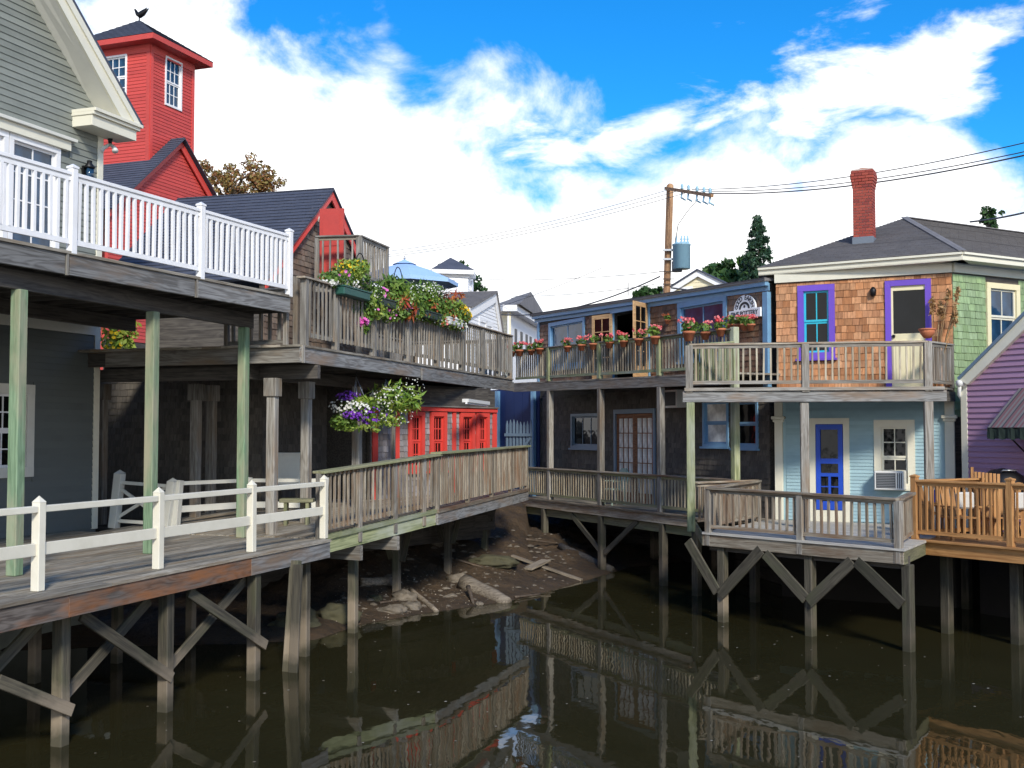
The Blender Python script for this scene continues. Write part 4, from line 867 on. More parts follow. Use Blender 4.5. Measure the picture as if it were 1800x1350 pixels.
# lower gallery deck
T = thing('lower_gallery', LB.P(LB.L / 2, ZR), 'lower gallery deck on piles in front of the varnished french doors', 'deck')
a0, b0 = LB.P(-.9, ZR, .06), LB.P(uE, ZR, .06); planks(a0, b0, b0 - nB * 1.35, a0 - nB * 1.35, .14, .04, PLANK, T)
wbox('fascia_board', LB, -.9, LB.L + .25, ZR - .24, ZR - .042, -.02, .02, RAILW, T, .005); wbox('lower_beam', LB, -.9, LB.L + .1, ZR - .46, ZR - .26, -.16, -.06, OLIVE, T, .005); wbox('edge_board', LB, -.9, LB.L + .1, ZR - .005, ZR + .03, -.04, .075, RAILW, T)
for px in (955, 1055, 1163): bar('pile', LB.P(LB.u(px, 950), -.8, -.05), LB.P(LB.u(px, 950), ZR - .25, -.05), .165, .165, PILE, T, nB, .01)
for px in (1010, 1110): bar('pile', LB.P(LB.u(px, 950), -.8, -2.6), LB.P(LB.u(px, 950), ZR - .25, -2.6), .19, .19, PILE, T, nB, .01)
for p, q in (((1052, 968), (1002, 905)), ((1060, 972), (1118, 915))): brace(LB, p, q, -.05, T)
for k in range(9): bar('joist', LB.P(.2 + k, ZR - .15, -.05), LB.P(.2 + k, ZR - .15, -3.5), .05, .2, DARKW, T)
# gallery posts, upper deck
T = thing('upper_gallery', LB.P(LB.L / 2, 4.9), 'upper gallery deck with tall grey posts before the open blonde doors', 'deck')
zfl = lambda u: lerp(5.17, 5.02, (u + .9) / (LB.L + .9)); zl, zr2 = zfl(-.9), zfl(uE)
planks(LB.P(-.9, zl, .05), LB.P(uE, zr2, .05), LB.P(uE, zr2, -1.3), LB.P(-.9, zl, -1.3), .14, .04, PLANK, T)
prism('fascia_board', [LB.P(-.9, zl - .27, .04), LB.P(uE, zr2 - .27, .04), LB.P(uE, zr2 - .042, .04), LB.P(-.9, zl - .042, .04)], -nB * .05, GREY, T)
pu = [LB.u(p, 750) for p in (965.5, 1054.5, 1160)] + [uE]
for u in pu: bar('post', LB.P(u, ZR + .03, -.03), LB.P(u, zfl(u) - .27 if u < uE - .1 else zfl(u) + .99, -.03), .15, .15, GREY if u < uE - .1 else ALGAE, T, nB, .01)
u9 = LB.u(1215, 640)
Au, Bu = LB.P(-.85, zl, 0), LB.P(uE, zr2, 0)
railing('grey gallery railing lined with coral geranium pots', Au, Bu, 1.0, .96, [along(Au, Bu, p) for p in (965.5, 1054.5, 1160)], ALGAE, sp=.13, bs=.036, pw=.13, cap=(.12, .035), gap=.10, bm_=RAILC, capm=GREY)
Al, Bl = LB.P(-.6, ZR + .03, 0), LB.P(uE, ZR + .03, 0)
railing('lower gallery railing below the french doors', Al, Bl, .90, .90, [], OLIVE, sp=.135, bs=.034, pw=.1, cap=(.13, .04), gap=.10, bm_=RAILC, capm=RAILW, name='deck_railing')

# ---- timber bulkhead added to darken the void under the right hand decks
bk = [V((-4.5, 39.5, 0)), V((1.5, 36.8, 0)), LB.P(3.2, 0, -4.2), CW.P(.3, 0, -.9) if False else V((6.6, 27.4, 0)), V((10.2, 25.2, 0)), V((13.2, 20.5, 0)), V((18, 12, 0))]
T = thing('dark_backing', flat(bk[2], 0), 'added dark backing that closes off the sky under the right hand decks', 'added backing')
for i in range(len(bk) - 1):
    for j in range(8): bar('timber', flat(bk[i], -.45 + j * .3), flat(bk[i + 1], -.45 + j * .3), .2, .285, DARKW, T, UP, .01)
# ---- octagonal cedar shingled house
CA, CB = at(1365, 600, 25.55), at(1676, 600, 23.8); CW = Wall(CA, CB); Lc = CW.L; CC = flat(CB) + V((.87, .49, 0)).normalized() * 5; DW = Wall(CB, CC)
zw = 3.67 + 3.36
T = thing('cedar_house', CW.P(Lc / 2, ZR), 'bay cornered house with orange cedar shingles above, mint shingles and pale blue clapboards', 'house')
wV = CW.rect(1403, 502, 1468, 626); dV = CW.rect(1557, 492, 1638, 672); zD = 4.62; dV = (dV[0], dV[1], zD, CW.hit(1598, 492)[1]); wV = (wV[0], wV[1], CW.hit(1435, 630)[1], CW.hit(1435, 501)[1])
dS = CW.rect(1424, 735, 1494, 915); dS = (dS[0], dS[1], ZR, dS[3]); wS = CW.rect(1537, 738, 1609, 862)
wG = DW.rect(1733, 497, 1791, 618); wG = (wG[0], wG[1], DW.hit(1762, 618)[1], DW.hit(1762, 499)[1])
panel(CW, 0, Lc, ZR - .2, 4.45, [dS, wS], AQUA, T); panel(CW, 0, Lc, 4.45, zw, [wV, dV], DARKW, T); panel(DW, 0, DW.L, ZR - .2, zw, [wG], DARKW, T)
shingles(CW, lambda z: (.0, Lc), zD, zw - .02, .155, (.11, .21), [wV, dV], SH_O, T, 200)
shingles(DW, lambda z: (.0, DW.L), 4.0, zw - .02, .15, (.13, .26), [wG], SH_G, T, 98)
clapboards(CW, lambda z: (.2, Lc - .3), ZR + .02, 4.42, .075, [dS, wS], AQUA, T, False, .022)
for (a, b) in ((1363, 1377), (1662, 1679)):
    u0, u1 = CW.u(a, 800), CW.u(b, 800); p_ = wbox('pilaster', CW, u0, u1, ZR, 4.45, 0, .07, TRIM, T, .006); wbox('pilaster_cap', CW, u0 - .06, u1 + .06, 3.96, 4.03, 0, .13, TRIM, p_, .01); wbox('pilaster_neck', CW, u0 - .03, u1 + .03, 3.90, 3.958, 0, .1, TRIM, p_, .01)
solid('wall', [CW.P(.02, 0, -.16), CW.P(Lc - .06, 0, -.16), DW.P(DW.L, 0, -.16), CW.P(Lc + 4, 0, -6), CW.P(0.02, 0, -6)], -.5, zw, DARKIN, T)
window(CW, wV, T, PURP, TEAL, GLASS, cas=.13, cols=2, rows=1, sash=2, sill=True, label='window with violet casing and turquoise sashes')
# french style cream door
f_ = wboxes('door_frame', CW, [(dV[0], dV[0] + .12, zD, dV[3], -.05, .05), (dV[1] - .12, dV[1], zD, dV[3], -.05, .05), (dV[0] + .12, dV[1] - .12, dV[3] - .12, dV[3], -.05, .055)], PURP, T)
x0, x1 = dV[0] + .12, dV[1] - .12; zt_ = dV[3] - .12; gl = CW.rect(1570, 510, 1627, 586)
d_ = wboxes('cream_door', CW, [(x0, gl[0], zD, zt_, -.04, .01), (gl[1], x1, zD, zt_, -.04, .01), (gl[0], gl[1], gl[3], zt_, -.04, .009), (gl[0], gl[1], zD, gl[2], -.04, .009)], BUTTER, T)
wbox('pane', CW, gl[0], gl[1], gl[2], gl[3], -.03, -.015, GLASS, d_)
for i in range(2): wbox('door_panel', CW, lerp(x0, x1, .12 + .42 * i), lerp(x0, x1, .46 + .42 * i), zD + .12, gl[2] - .14, .0, .022, BUTTER, d_, .008)
o = CW.P(x0 + .05, gl[2] - .05, .04); lathe('handle', o, [(.03, -.03), (.035, 0), (.03, .03)], BLACKM, d_, 8)
wl_ = CW.P(CW.u(1536, 512), CW.hit(1536, 515)[1], .08); lathe('wall_lamp', wl_, [(.03, -.08), (.06, -.06), (.07, .06), (.03, .12)], BLACKM, T, 8)
# blue screen door
f_ = wboxes('door_frame', CW, [(dS[0], dS[0] + .13, ZR, dS[3], -.05, .04), (dS[1] - .13, dS[1], ZR, dS[3], -.05, .04), (dS[0] + .13, dS[1] - .13, dS[3] - .13, dS[3], -.05, .045), (dS[0] + .13, dS[1] - .13, ZR, CW.hit(1459, 897)[1], -.05, .038)], BUTTER if False else TRIM, T)
b0_, b1_, c0, c1 = dS[0] + .14, dS[1] - .14, CW.hit(1459, 896)[1], dS[3] - .14; Hh = c1 - c0
zz = [c0, c0 + .10 * Hh, c0 + .27 * Hh, c0 + .39 * Hh, c0 + .43 * Hh, c0 + .54 * Hh, c0 + .60 * Hh, c1 - .11, c1]
bx_ = [(b0_, b0_ + .1, c0, c1, -.01, .05), (b1_ - .1, b1_, c0, c1, -.01, .05)]
for a, b in ((zz[0], zz[1]), (zz[3], zz[4]), (zz[5], zz[6]), (zz[7], zz[8])): bx_.append((b0_ + .1, b1_ - .1, a, b, -.01, .048))
mdx = (b0_ + b1_) / 2; bx_.append((mdx - .025, mdx + .025, zz[1], zz[3], -.01, .047)); bx_ += [(b0_ + .1, b1_ - .1, zz[2] - .01, zz[2] + .015, -.01, .046)]
sd = wboxes('screen_door', CW, bx_, ROYAL, T)
wbox('pane', CW, b0_ + .1, b1_ - .1, zz[6], zz[7], .0, .01, GLASS, sd); wbox('pane', CW, b0_ + .1, b1_ - .1, zz[4], zz[5], .0, .01, GLASS, sd); wbox('pane', CW, b0_ + .1, b1_ - .1, zz[1], zz[3], .0, .01, GLASS, sd)
window(CW, wS, T, TRIM, TRIM, GLASS, cas=.15, cols=2, rows=2, sash=2, sill=False, split=.45)
window(DW, wG, T, BUTTER, TRIM, GLASSB, cas=.12, cols=2, rows=1, sash=2)
# eaves and roof
E0, E1 = at(1333, 466, 25.7), at(1692, 444, 23.35); zE = 3.67 + 3.72; E0.z = E1.z = zE; dE = V((.87, .49, 0)).normalized(); E2 = E1 + dE * 8; A0 = at(1590, 384, 28.5); A1 = A0 + dE * 5
wbox('frieze_board', CW, -.02, Lc, zw, zw + .22, -.05, .06, TRIM, T); wbox('frieze_board', DW, 0, DW.L, zw, zw + .22, -.05, .06, TRIM, T)
for a, b in ((E0, E1), (E1, E2)):
    Wq = Wall(a, b); prism('soffit', [flat(a, zE - .16), flat(b, zE - .16), flat(b, zE - .16) - Wq.n * .75, flat(a, zE - .16) - Wq.n * .75], UP * .02, TRIM, T); wbox('eave_fascia', Wq, 0, Wq.L, zE - .15, zE - .02, -.05, 0, TRIM, T); wbox('gutter_edge', Wq, 0, Wq.L, zE - .045, zE - .0, .001, .05, TRIM, T)
B0 = flat(E0, zE) + V((1.5, 7, 0)); 
roof([E0 + UP * .01, E1 + UP * .01, A0], ROOFG, T, .03, .13); roof([E1 + UP * .01, E2 + UP * .01, A1, A0], ROOFG, T, .03, .13)
prism('roof', [E0 + UP * .01, A0, B0], UP * -.03, ROOFG, T); bar('hip_cap', E1 + UP * .03, A0 + UP * .03, .16, .02, ROOFG, T); bar('ridge_cap', A0 + UP * .03, A1 + UP * .03, .16, .02, ROOFG, T)
# chimney
ck = at(1520, 440, 26.4); zc0 = at(1520, 438, 26.4).z; zc1 = at(1519, 295, 26.3).z
ch = thing('brick_chimney', flat(ck, zc0), 'tall red brick chimney with a flared top on the grey hip roof', 'chimney')
cx = CW.d; cw = .43; cd = .43; cc0 = flat(ck)
obox('core', flat(ck, (zc0 - .5 + zc1 - .05) / 2), cx, CW.n, UP, (cw - .03, cd - .03, zc1 - .05 - zc0 + .5), MORTAR, ch)
vs, fs = [], []; rh = .068; n = int((zc1 - zc0 - .15) / rh); bl = .14
def brick_at(c, ax, ay, L, W_, H):
    b = len(vs)
    for (x, y, z) in BOX: vs.append(c + ax * (x * L / 2) + ay * (y * W_ / 2) + UP * (z * H / 2))
    fs.extend([tuple(b + i for i in f) for f in BF])
for k in range(n):
    z = zc0 + .12 + rh * (k + .5); fl_ = 0
    if k > n - 7: fl_ = .008 * (k - n + 7) if k < n - 3 else (.032 if k < n - 1 else .024)
    wx, wy = cw + 2 * fl_, cd + 2 * fl_
    for ax, ay, La, Lb in ((cx, CW.n, wx, wy), (CW.n, -cx, wy, wx)):
        for s in (-1, 1):
            nb = 3; off_ = (.5 if k % 2 else 0); xs = [-La / 2] + [-La / 2 + La * (i + off_) / nb for i in range(1 if not off_ else 0, nb)] + [La / 2]
            for i in range(len(xs) - 1):
                if xs[i + 1] - xs[i] > .02: brick_at(flat(cc0, z) + ax * ((xs[i] + xs[i + 1]) / 2) + ay * (s * (Lb / 2 - .02)), ax, ay, xs[i + 1] - xs[i] - .010, .045 + fl_, rh - .011)
tag(mobj('brick', mesh(vs, fs, BRICK), Matrix.Identity(4), ch), kind='stuff')
obox('cap', flat(ck, zc1 - .07), cx, CW.n, UP, (cw + .04, cd + .04, .05), MORTAR, ch); lathe('flue', flat(ck, zc1 - .06), [(.12, 0), (.12, .06), (.09, .06), (.09, 0)], TERRA, ch, 10)
obox('flashing', flat(ck, zc0 + .05), cx, CW.n, UP, (cw + .05, cd + .05, .42), LEADF, ch, .01); obox('flashing_skirt', flat(ck, zc0 - .10) + CW.n * .16, cx, (CW.n - UP * .38).normalized(), UP, (cw + .45, .5, .03), LEADF, ch)
# ---- right porch: upper deck on posts
Q0, Q1, Q2 = atz(1215, 926, ZR), atz(1416, 928, ZR), atz(1635, 931, ZR); QW = Wall(Q0, Q2); zP = 3.67 + .92
T = thing('porch_deck', QW.P(QW.L / 2, zP - .3), 'upper porch deck with a long grey beam in front of the cedar shingles', 'deck')
be = CW.P(Lc - .02, zP, .05); bk0, bk1 = flat(LB.P(uE, 0, -.3), zP), be
planks(QW.P(-.1, zP, .08), QW.P(QW.L + .15, zP, .08), bk1, CW.P(-.0, zP, .05), .16, .04, PLANK, T)
wbox('beam', QW, -.16, QW.L + .35, zP - .30, zP - .07, -.08, .07, FASC, T, .01); wbox('edge_board', QW, -.12, QW.L + .3, zP - .065, zP - .0, .082, .12, GREY, T)
bar('side_beam', QW.P(QW.L + .2, zP - .18, 0), flat(be, zP - .18), .1, .2, DARKW, T)
for k in range(11): u = .2 + k * .45; bar('joist', QW.P(u, zP - .14, -.1), QW.P(u, zP - .14, -1.9), .05, .18, DARKW, T)
for q, m in ((Q0, ALGAE), (Q1, GREY), (Q2, GREY)): bar('post', flat(q, ZR - (.1 if m is ALGAE else 0)), flat(q, zP - .30), .17, .17, m, T, QW.n, .012)
Ap, Bp = QW.P(-.02, zP, .02), QW.P(QW.L, zP, .02)
railing('upper porch railing in front of the violet trimmed window and door', Ap, Bp, .92, .93, [0, along(Ap, Bp, 1416), 1], GREY, sp=.135, bs=.036, pw=.15, cap=(.10, .04), gap=.08, below=.1, bm_=RAILC, capm=RAILW)
Ae, Be = QW.P(QW.L, zP, -.02), be - CW.n * .02
railing('short return railing at the end of the upper porch beside the dry reeds', Ae, Be, .93, .93, [.06, .97], GREY, sp=.11, bs=.034, pw=.07, cap=(.1, .04), gap=.08)
railing('short return railing beside the hanging pots below the pottery sign', QW.P(-.02, zP, -.05), flat(LB.P(uE, 0, 0), zP + .1), .92, .98, [], ALGAE, sp=.12, bs=.036, cap=(.12, .035), gap=.08)
# lower porch
S0, S1, S2 = atz(1240, 935, ZR), atz(1583, 964, ZR), atz(1603, 957, ZR); SW = Wall(S0, S1)
T = thing('lower_porch', SW.P(SW.L / 2, ZR), 'pale floored lower porch on braced piles in front of the pale blue clapboards', 'porch')
planks(SW.P(-.05, ZR, .05), SW.P(SW.L + .1, ZR, .05), CW.P(Lc + .1, ZR, .02), CW.P(-.2, ZR, .02), .14, .04, PLANK_L, T)
wbox('fascia_board', SW, -.06, SW.L + .06, ZR - .27, ZR - .042, -.02, .02, RAILW, T, .006); wbox('rim_joist', SW, 0, SW.L, ZR - .36, ZR - .15, -.30, -.12, DARKW, T)
c2 = SW.P(SW.L + .06, ZR - .155, 0); bar('side_fascia', c2, flat(CW.P(Lc, 0, .1), ZR - .155), .04, .22, OLIVE, T); c1 = SW.P(-.06, ZR - .155, 0); bar('side_fascia', c1, flat(LB.P(LB.L + .3, 0, .05), ZR - .155), .04, .22, OLIVE, T)
for k in range(9): u = .3 + k * .42; bar('joist', SW.P(u, ZR - .14, -.05), SW.P(u, ZR - .14, -4.6), .05, .19, DARKW, T)
PW = Wall(*[SW.P(u, 0, -.12) for u in (0, SW.L)])
for px in (1271, 1425, 1597): u = PW.u(px, 1080); bar('pile', PW.P(u, -.9), PW.P(u, ZR - .27), .16, .16, PILE if px < 1300 else PILED, T, SW.n, .012)
for px, py in ((1225, 1047), (1327, 1058), (1480, 1050), (1700, 1070)): p = atz(px, py, 0); bar('pile', flat(p, -.9), flat(p, ZR - .24), .17, .17, PILED, T, SW.n, .012)
for p, q in (((1272, 1045), (1345, 965)), ((1268, 1040), (1216, 950)), ((1424, 1052), (1352, 972)), ((1428, 1058), (1505, 985)), ((1592, 1062), (1512, 985))): brace(PW, p, q, .12, T, PILED, h=.21)
Sr0, Sr1 = SW.P(.06, ZR, -.03), SW.P(SW.L - .05, ZR, -.03)
railing('lower porch railing in front of the royal blue screen door', Sr0, Sr1, .88, .84, [0, along(Sr0, Sr1, 1405), 1], RAILW, sp=.155, bs=.04, pw=.12, cap=(.15, .045), gap=.08, below=.26, capm=RAILW, pm=GREY)
sb = at(1333, 843, 25.2); sb.z = ZR
railing('left return railing of the lower porch running back to the dark windows', Sr0, sb, .88, .9, [1], RAILW, sp=.155, bs=.045, pw=.1, cap=(.16, .045), gap=.1)
railing('short railing between the mossy post and the lower porch corner', flat(Q0, ZR) + QW.d * .1, sb - V((.05, .05, 0)), .93, .91, [], RAILW, sp=.15, bs=.04, cap=(.14, .04), gap=.1)
railing('right return railing of the lower porch beside the cedar deck', SW.P(SW.L - .05, ZR, -.08), flat(at(1604, 900, 20.85), ZR), .84, .86, [], RAILW, sp=.13, bs=.04, cap=(.14, .045), gap=.1)
# window air conditioner
r = CW.rect(1543, 827, 1594, 860); T = thing('window_air_conditioner', CW.P((r[0] + r[1]) / 2, r[2]), 'white window air conditioner under the sash of the pale blue wall', 'air conditioner')
bd_ = wbox('body', CW, r[0], r[1], r[2], r[3], .02, .42, ACW, T, .015); wbox('grille', CW, r[0] + .04, r[1] - .16, r[2] + .04, r[3] - .04, .40, .425, ACG, bd_)
for i in range(9): z = r[2] + .06 + i * (r[3] - r[2] - .12) / 8; wbox('grille_slat', CW, r[0] + .05, r[1] - .17, z - .004, z + .004, .42, .43, STEEL, bd_)
for i in range(3): wbox('control_strip', CW, r[1] - .13 + i * .04, r[1] - .11 + i * .04, r[2] + .04, r[3] - .04, .418, .426, ACG, bd_)

# ---- mauve gabled house with awning
MA = at(1693, 760, 23.2); dM = V((.50, -.877, 0)).normalized(); MW = Wall(MA, flat(MA) + dM * 5)
T = thing('mauve_house', flat(MA, ZR), 'mauve clapboard gabled house with cream trim at the edge of the cedar deck', 'house')
m0, m1 = MW.hit(1697, 672), MW.hit(1800, 566); sm = (m1[1] - m0[1]) / (m1[0] - m0[0]); hm = 3.4
lim = lambda z: (.12 if z < m0[1] else max(.12, m0[0] + (z - m0[1]) / sm), 5)
panel(MW, 0, 5, ZR, m0[1], [], MAUVE, T); prism('wall', [MW.P(0, m0[1]), MW.P(5, m0[1]), MW.P(5, m0[1] + 5 * sm)], -MW.n * .1, MAUVE, T)
clapboards(MW, lim, ZR, m0[1] + 3.6, .112, [], MAUVE, T, True, .034)
wbox('corner_board', MW, -.02, .13, ZR, m0[1] - .02, -.05, .035, TRIM, T, .004)
i0, i1, j0, j1 = MW.hit(1695, 668), MW.hit(1800, 553), MW.hit(1714, 668), MW.hit(1800, 578)
W3 = Wall(MW.P(0, 0, .12), MW.P(5, 0, .12)); k = [W3.hit(*p) for p in ((1687, 668), (1800, 556), (1800, 579), (1700, 676))]
prism('rake_board', [W3.P(*k[3]), W3.P(*ext(k[3], k[2], 1.2)), W3.P(*ext(k[0], k[1], 1.2)), W3.P(*k[0])], -W3.n * .12, TRIM, T)
e_ = [W3.P(*k[0], .04), W3.P(*ext(k[0], k[1], 1.2), .04)]; rn = (e_[1] - e_[0]).cross(W3.n).normalized(); rn = rn if rn.z > 0 else -rn
prism('roof', [e_[0], e_[1], e_[1] - W3.n * 6, e_[0] - W3.n * 6], rn * .06, BLUE_D, T)
gq = W3.P(*W3.hit(1687, 672)); tube('gutter', [gq + W3.n * .05 - UP * .02, gq - W3.n * 5 - UP * .02], .07, ACW, T, 8); tube('downspout', [gq + W3.n * .0 - UP * .05, flat(MW.P(-.04, 0, .05), m0[1] - .25), flat(MW.P(-.06, 0, -.1), 4.3)], .04, ACW, T, 6)
prism('wall', [flat(MW.P(0, 0, -.12), ZR - .3), flat(MW.P(5, 0, -.12), ZR - .3), flat(MW.P(5, 0, -6), ZR - .3), flat(MW.P(0, 0, -6), ZR - .3)], UP * (m0[1] - ZR + .3), MAUVE, T)
solid('foundation', [MW.P(.1, 0, -.3), MW.P(5, 0, -.3), MW.P(5, 0, -6), MW.P(.1, 0, -6)], -.6, ZR - .301, DARKIN, T)  # near-black lower body gives the void below the deck its shade
# awning
a_t = MW.hit(1794, 682); zq0, zq1 = a_t[1], 3.67 + .08; ua = a_t[0]; pr = 1.0; W4 = Wall(MW.P(ua, 0, 0), MW.P(ua + 2.6, 0, 0))
T = thing('striped_awning', MW.P(ua + 1, zq1, .5), 'striped canvas awning with a dark green valance on the mauve wall', 'awning')
n = 14; vs, fs = [], []
for i in range(n + 1):
    for (z, o) in ((zq0, .03), (lerp(zq0, zq1, .5) + .02, pr * .5), (zq1, pr)): vs.append((2.6 * i / n, -o, z))
for i in range(n):
    for j in range(2): fs.append((3 * i + j, 3 * i + j + 1, 3 * i + j + 4, 3 * i + j + 3))
me = mesh(vs, fs, STRIPE); cn = mobj('canopy', me, W4.mat(), T)
sd_ = [W4.P(0, zq0, .03), W4.P(0, lerp(zq0, zq1, .5) + .02, pr * .5), W4.P(0, zq1, pr)]
vs, fs = [], []; VAL = paint('dark_green_valance', (.010, .022, .016), .8, .3); nv = 40
for i in range(nv + 1):
    u = 2.6 * i / nv; s = abs(math.sin(math.pi * u / .22)); vs += [(u, -pr - .015 * math.sin(u * 28), zq1), (u, -pr - .02 * math.sin(u * 28 + .6), zq1 - .17 - .05 * s)]
for i in range(nv): fs.append((2 * i, 2 * i + 1, 2 * i + 3, 2 * i + 2))
vo = mobj('valance', mesh(vs, fs, VAL), W4.mat(), T)
vs = [(0, -pr, zq1), (0, -pr, zq1 - .2), (0, -.03, zq1 - .2), (0, -.03, zq1)]; mobj('side_valance', mesh(vs, [(0, 1, 2, 3)], VAL), W4.mat(), T)
for u in (.25, 1.3): tube('support_arm', [W4.P(u, zq1 - .02, pr - .1), W4.P(u + .02, zq1 - .62, .04)], .016, BLACKM, T)
tube('front_bar', [W4.P(0, zq1, pr - .01), W4.P(2.6, zq1, pr - .01)], .014, BLACKM, T)

# ---- cedar deck
O0, O1 = atz(1599, 946.5, ZR), atz(1800, 963.6, ZR); OW = Wall(O0, O1); OL = OW.L + 2.2
T = thing('cedar_deck', OW.P(1.5, ZR), 'fresh orange cedar deck corner beside the mauve house', 'deck')
bk = MW.P(-.2, ZR, .1); planks(OW.P(0, ZR, .05), OW.P(OL, ZR, .05), OW.P(OL, ZR, -4.5), OW.P(0.0, ZR, -4.5), .14, .04, CEDAR, T)
wbox('fascia_board', OW, .02, OL, ZR - .27, ZR - .042, -.03, .015, CEDAR, T, .006); wbox('edge_board', OW, -.02, OL, ZR - .04, ZR - .0, .052, .085, CEDAR, T, .006)
for px in (1637, 1760): p = OW.P(OW.u(px, 1080), 0, -.5); bar('pile', flat(p, -.9), flat(p, ZR - .05), .17, .17, PILED, T, OW.n, .012)
bar('rim_joist', OW.P(.06, ZR - .17, -.05), OW.P(.06, ZR - .17, -4.4), .05, .24, CEDAR, T)
for k_ in range(8): bar('joist', OW.P(.5 + k_ * .45, ZR - .16, -.05), OW.P(.5 + k_ * .45, ZR - .16, -4.4), .05, .22, DARKW, T)
Ao, Bo = OW.P(.10, ZR, -.03), OW.P(OL - .1, ZR, -.03); LO = (Bo - Ao).length
railing('new cedar railing along the front of the cedar deck', Ao, Bo, 1.08, 1.08, [0, along(Ao, Bo, 1773), 1], CEDAR, sp=.128, bs=.031, pw=.115, cap=(.12, .038), gap=.10, ext=.05, pcap=.03, name='cedar_railing')
railing('new cedar railing returning towards the mauve house', Ao, OW.P(.9, ZR, -3.0), 1.08, 1.10, [1], CEDAR, sp=.128, bs=.036, pw=.1, cap=(.12, .038), gap=.1, ext=.05, pcap=.03, name='cedar_railing')
# deck furniture
def chair(label, p, rz, m=CEDAR):
    T = thing('deck_chair', p, label, 'chair', 'wooden chairs on the cedar deck'); ax = V((math.cos(rz), math.sin(rz), 0)); ay = UP.cross(ax)
    for i in range(4): obox('seat_slat', p + UP * .40 + ay * (-.2 + .13 * i), ax, ay, UP, (.5, .11, .025), m, T)
    bz = (UP + ay * .25).normalized()
    for i in range(5): obox('back_slat', p + UP * .72 + ay * .30 + ax * (-.2 + .1 * i), ax, bz.cross(ax), bz, (.075, .02, .62), m, T)
    obox('back_rail', p + UP * .98 + ay * .36, ax, ay, UP, (.54, .03, .07), m, T)
    for s in (-1, 1):
        obox('arm', p + UP * .6 + ax * .27 * s, ax, ay, UP, (.08, .6, .03), m, T)
        for t in (-.22, .24): obox('leg', p + UP * .29 + ax * .26 * s + ay * t, ax, ay, UP, (.05, .06, .59), m, T)
    return T
cz = lambda px, D: flat(at(px, 800, D), ZR)
chair('wooden chair seen through the cedar railing, second bay from the corner post', cz(1682, 20.9), math.radians(12)); chair('wooden chair at the far right of the cedar deck with a pale cushion', cz(1768, 20.9), math.radians(-25)); chair('wooden chair next to the return railing of the cedar deck', cz(1648, 21.9), math.radians(60))
def fence_panel():
    p0, p1 = cz(1708, 22.0), cz(1754, 20.6); T = thing('picket_fence', p0, 'short picket panel standing behind the cedar railing', 'fence')
    for i in range(8): q = lerp(p0, p1, i / 7); bar('picket', q, q + UP * (1.2 + .08 * (i == 0)), .05, .03, CEDAR, T, V((0, 1, 0)))
    for z in (.35, .95): bar('rail', p0 + UP * z, p1 + UP * z, .03, .06, CEDAR, T)
fence_panel()
gp_ = cz(1762, 21.6); T = thing('covered_grill', gp_, 'dark covered barbecue grill standing by the mauve wall', 'grill')
lathe('lid', gp_ + UP * .85, [(.40, 0), (.41, .12), (.36, .28), (.22, .38), (.04, .42)], BLACKM, T, 14); lathe('bowl', gp_ + UP * .6, [(.12, 0), (.3, .06), (.40, .25)], BLACKM, T, 14); tube('handle', [gp_ + V((-.12, -.2, 1.2)), gp_ + V((-.12, -.3, 1.24)), gp_ + V((.12, -.3, 1.24)), gp_ + V((.12, -.2, 1.2))], .015, STEEL, T)
for a in range(3): t = a * 2.094; tube('leg', [gp_ + V((.2 * math.cos(t), .2 * math.sin(t), .65)), gp_ + V((.32 * math.cos(t), .32 * math.sin(t), 0))], .018, BLACKM, T)
for px, D, c, lb in ((1695, 20.65, FUR, 'pale cushion on the wooden chair behind the cedar railing'), (1790, 20.5, FUR, 'pale cushion at the right edge of the cedar deck')):
    p = cz(px, D) + UP * .72; o = obox('cushion', p, V((1, .2, 0)).normalized(), V((-.2, 1, .3)).normalized(), UP, (.34, .1, .3), c, None, .04); tag(o, lb, 'cushion')
p = cz(1643, 21.5) + UP * .75; tag(obox('blue_cloth', p, V((1, 0, 0)), V((0, 1, 0)), UP, (.07, .06, .24), ROYAL, None, .02), 'small blue cloth hanging on a chair behind the cedar railing', 'cloth')

# ---- blue backdrop and picket gate in the gap between the decks
b0_, b1_ = at(862, 740, 37.2), at(950, 740, 35.6); GW = Wall(b0_, b1_)
T = thing('blue_screen', flat(b0_, 1.5), 'deep blue board screen in the dark gap between the two decks', 'screen')
for i in range(6): wbox('board', GW, i * GW.L / 6, (i + 1) * GW.L / 6 - .012, 1.4, 5.05, 0, .03, DEEPB, T)
for px in (878, 941): wbox('post', GW, GW.u(px, 740) - .06, GW.u(px, 740) + .06, 1.3, 5.0, .03, .15, BLUE, T)
g0, g1 = at(888, 760, 35.2), at(936, 760, 34.4); GP = Wall(g0, g1); T = thing('picket_gate', flat(g0, 1.6), 'grey blue picket gate between the lower walkway and the gallery', 'gate')
for i in range(8):
    u = (i + .5) * GP.L / 8; z1 = 4.0 + .04 * math.sin(i); wb_ = .04
    prism('picket', [GP.P(u - wb_, 1.6), GP.P(u + wb_, 1.6), GP.P(u + wb_, z1 - .1), GP.P(u, z1 + .03), GP.P(u - wb_, z1 - .1)], -GP.n * .025, BLUE_D, T, UP)
for z in (3.55, 2.3): wbox('rail', GP, 0, GP.L, z, z + .09, .002, .04, BLUE_D, T)
bar('brace', GP.P(.1, 2.4, .045), GP.P(GP.L - .05, 3.5, .045), .03, .08, BLUE_D, T)
p = flat(LB.P(LB.u(1040, 800), 0, -.7), ZR); T = thing('plastic_chair', p, 'pale green plastic chair half hidden behind the lower gallery railing', 'chair'); PG = paint('pale_green_plastic', (.30, .42, .36))
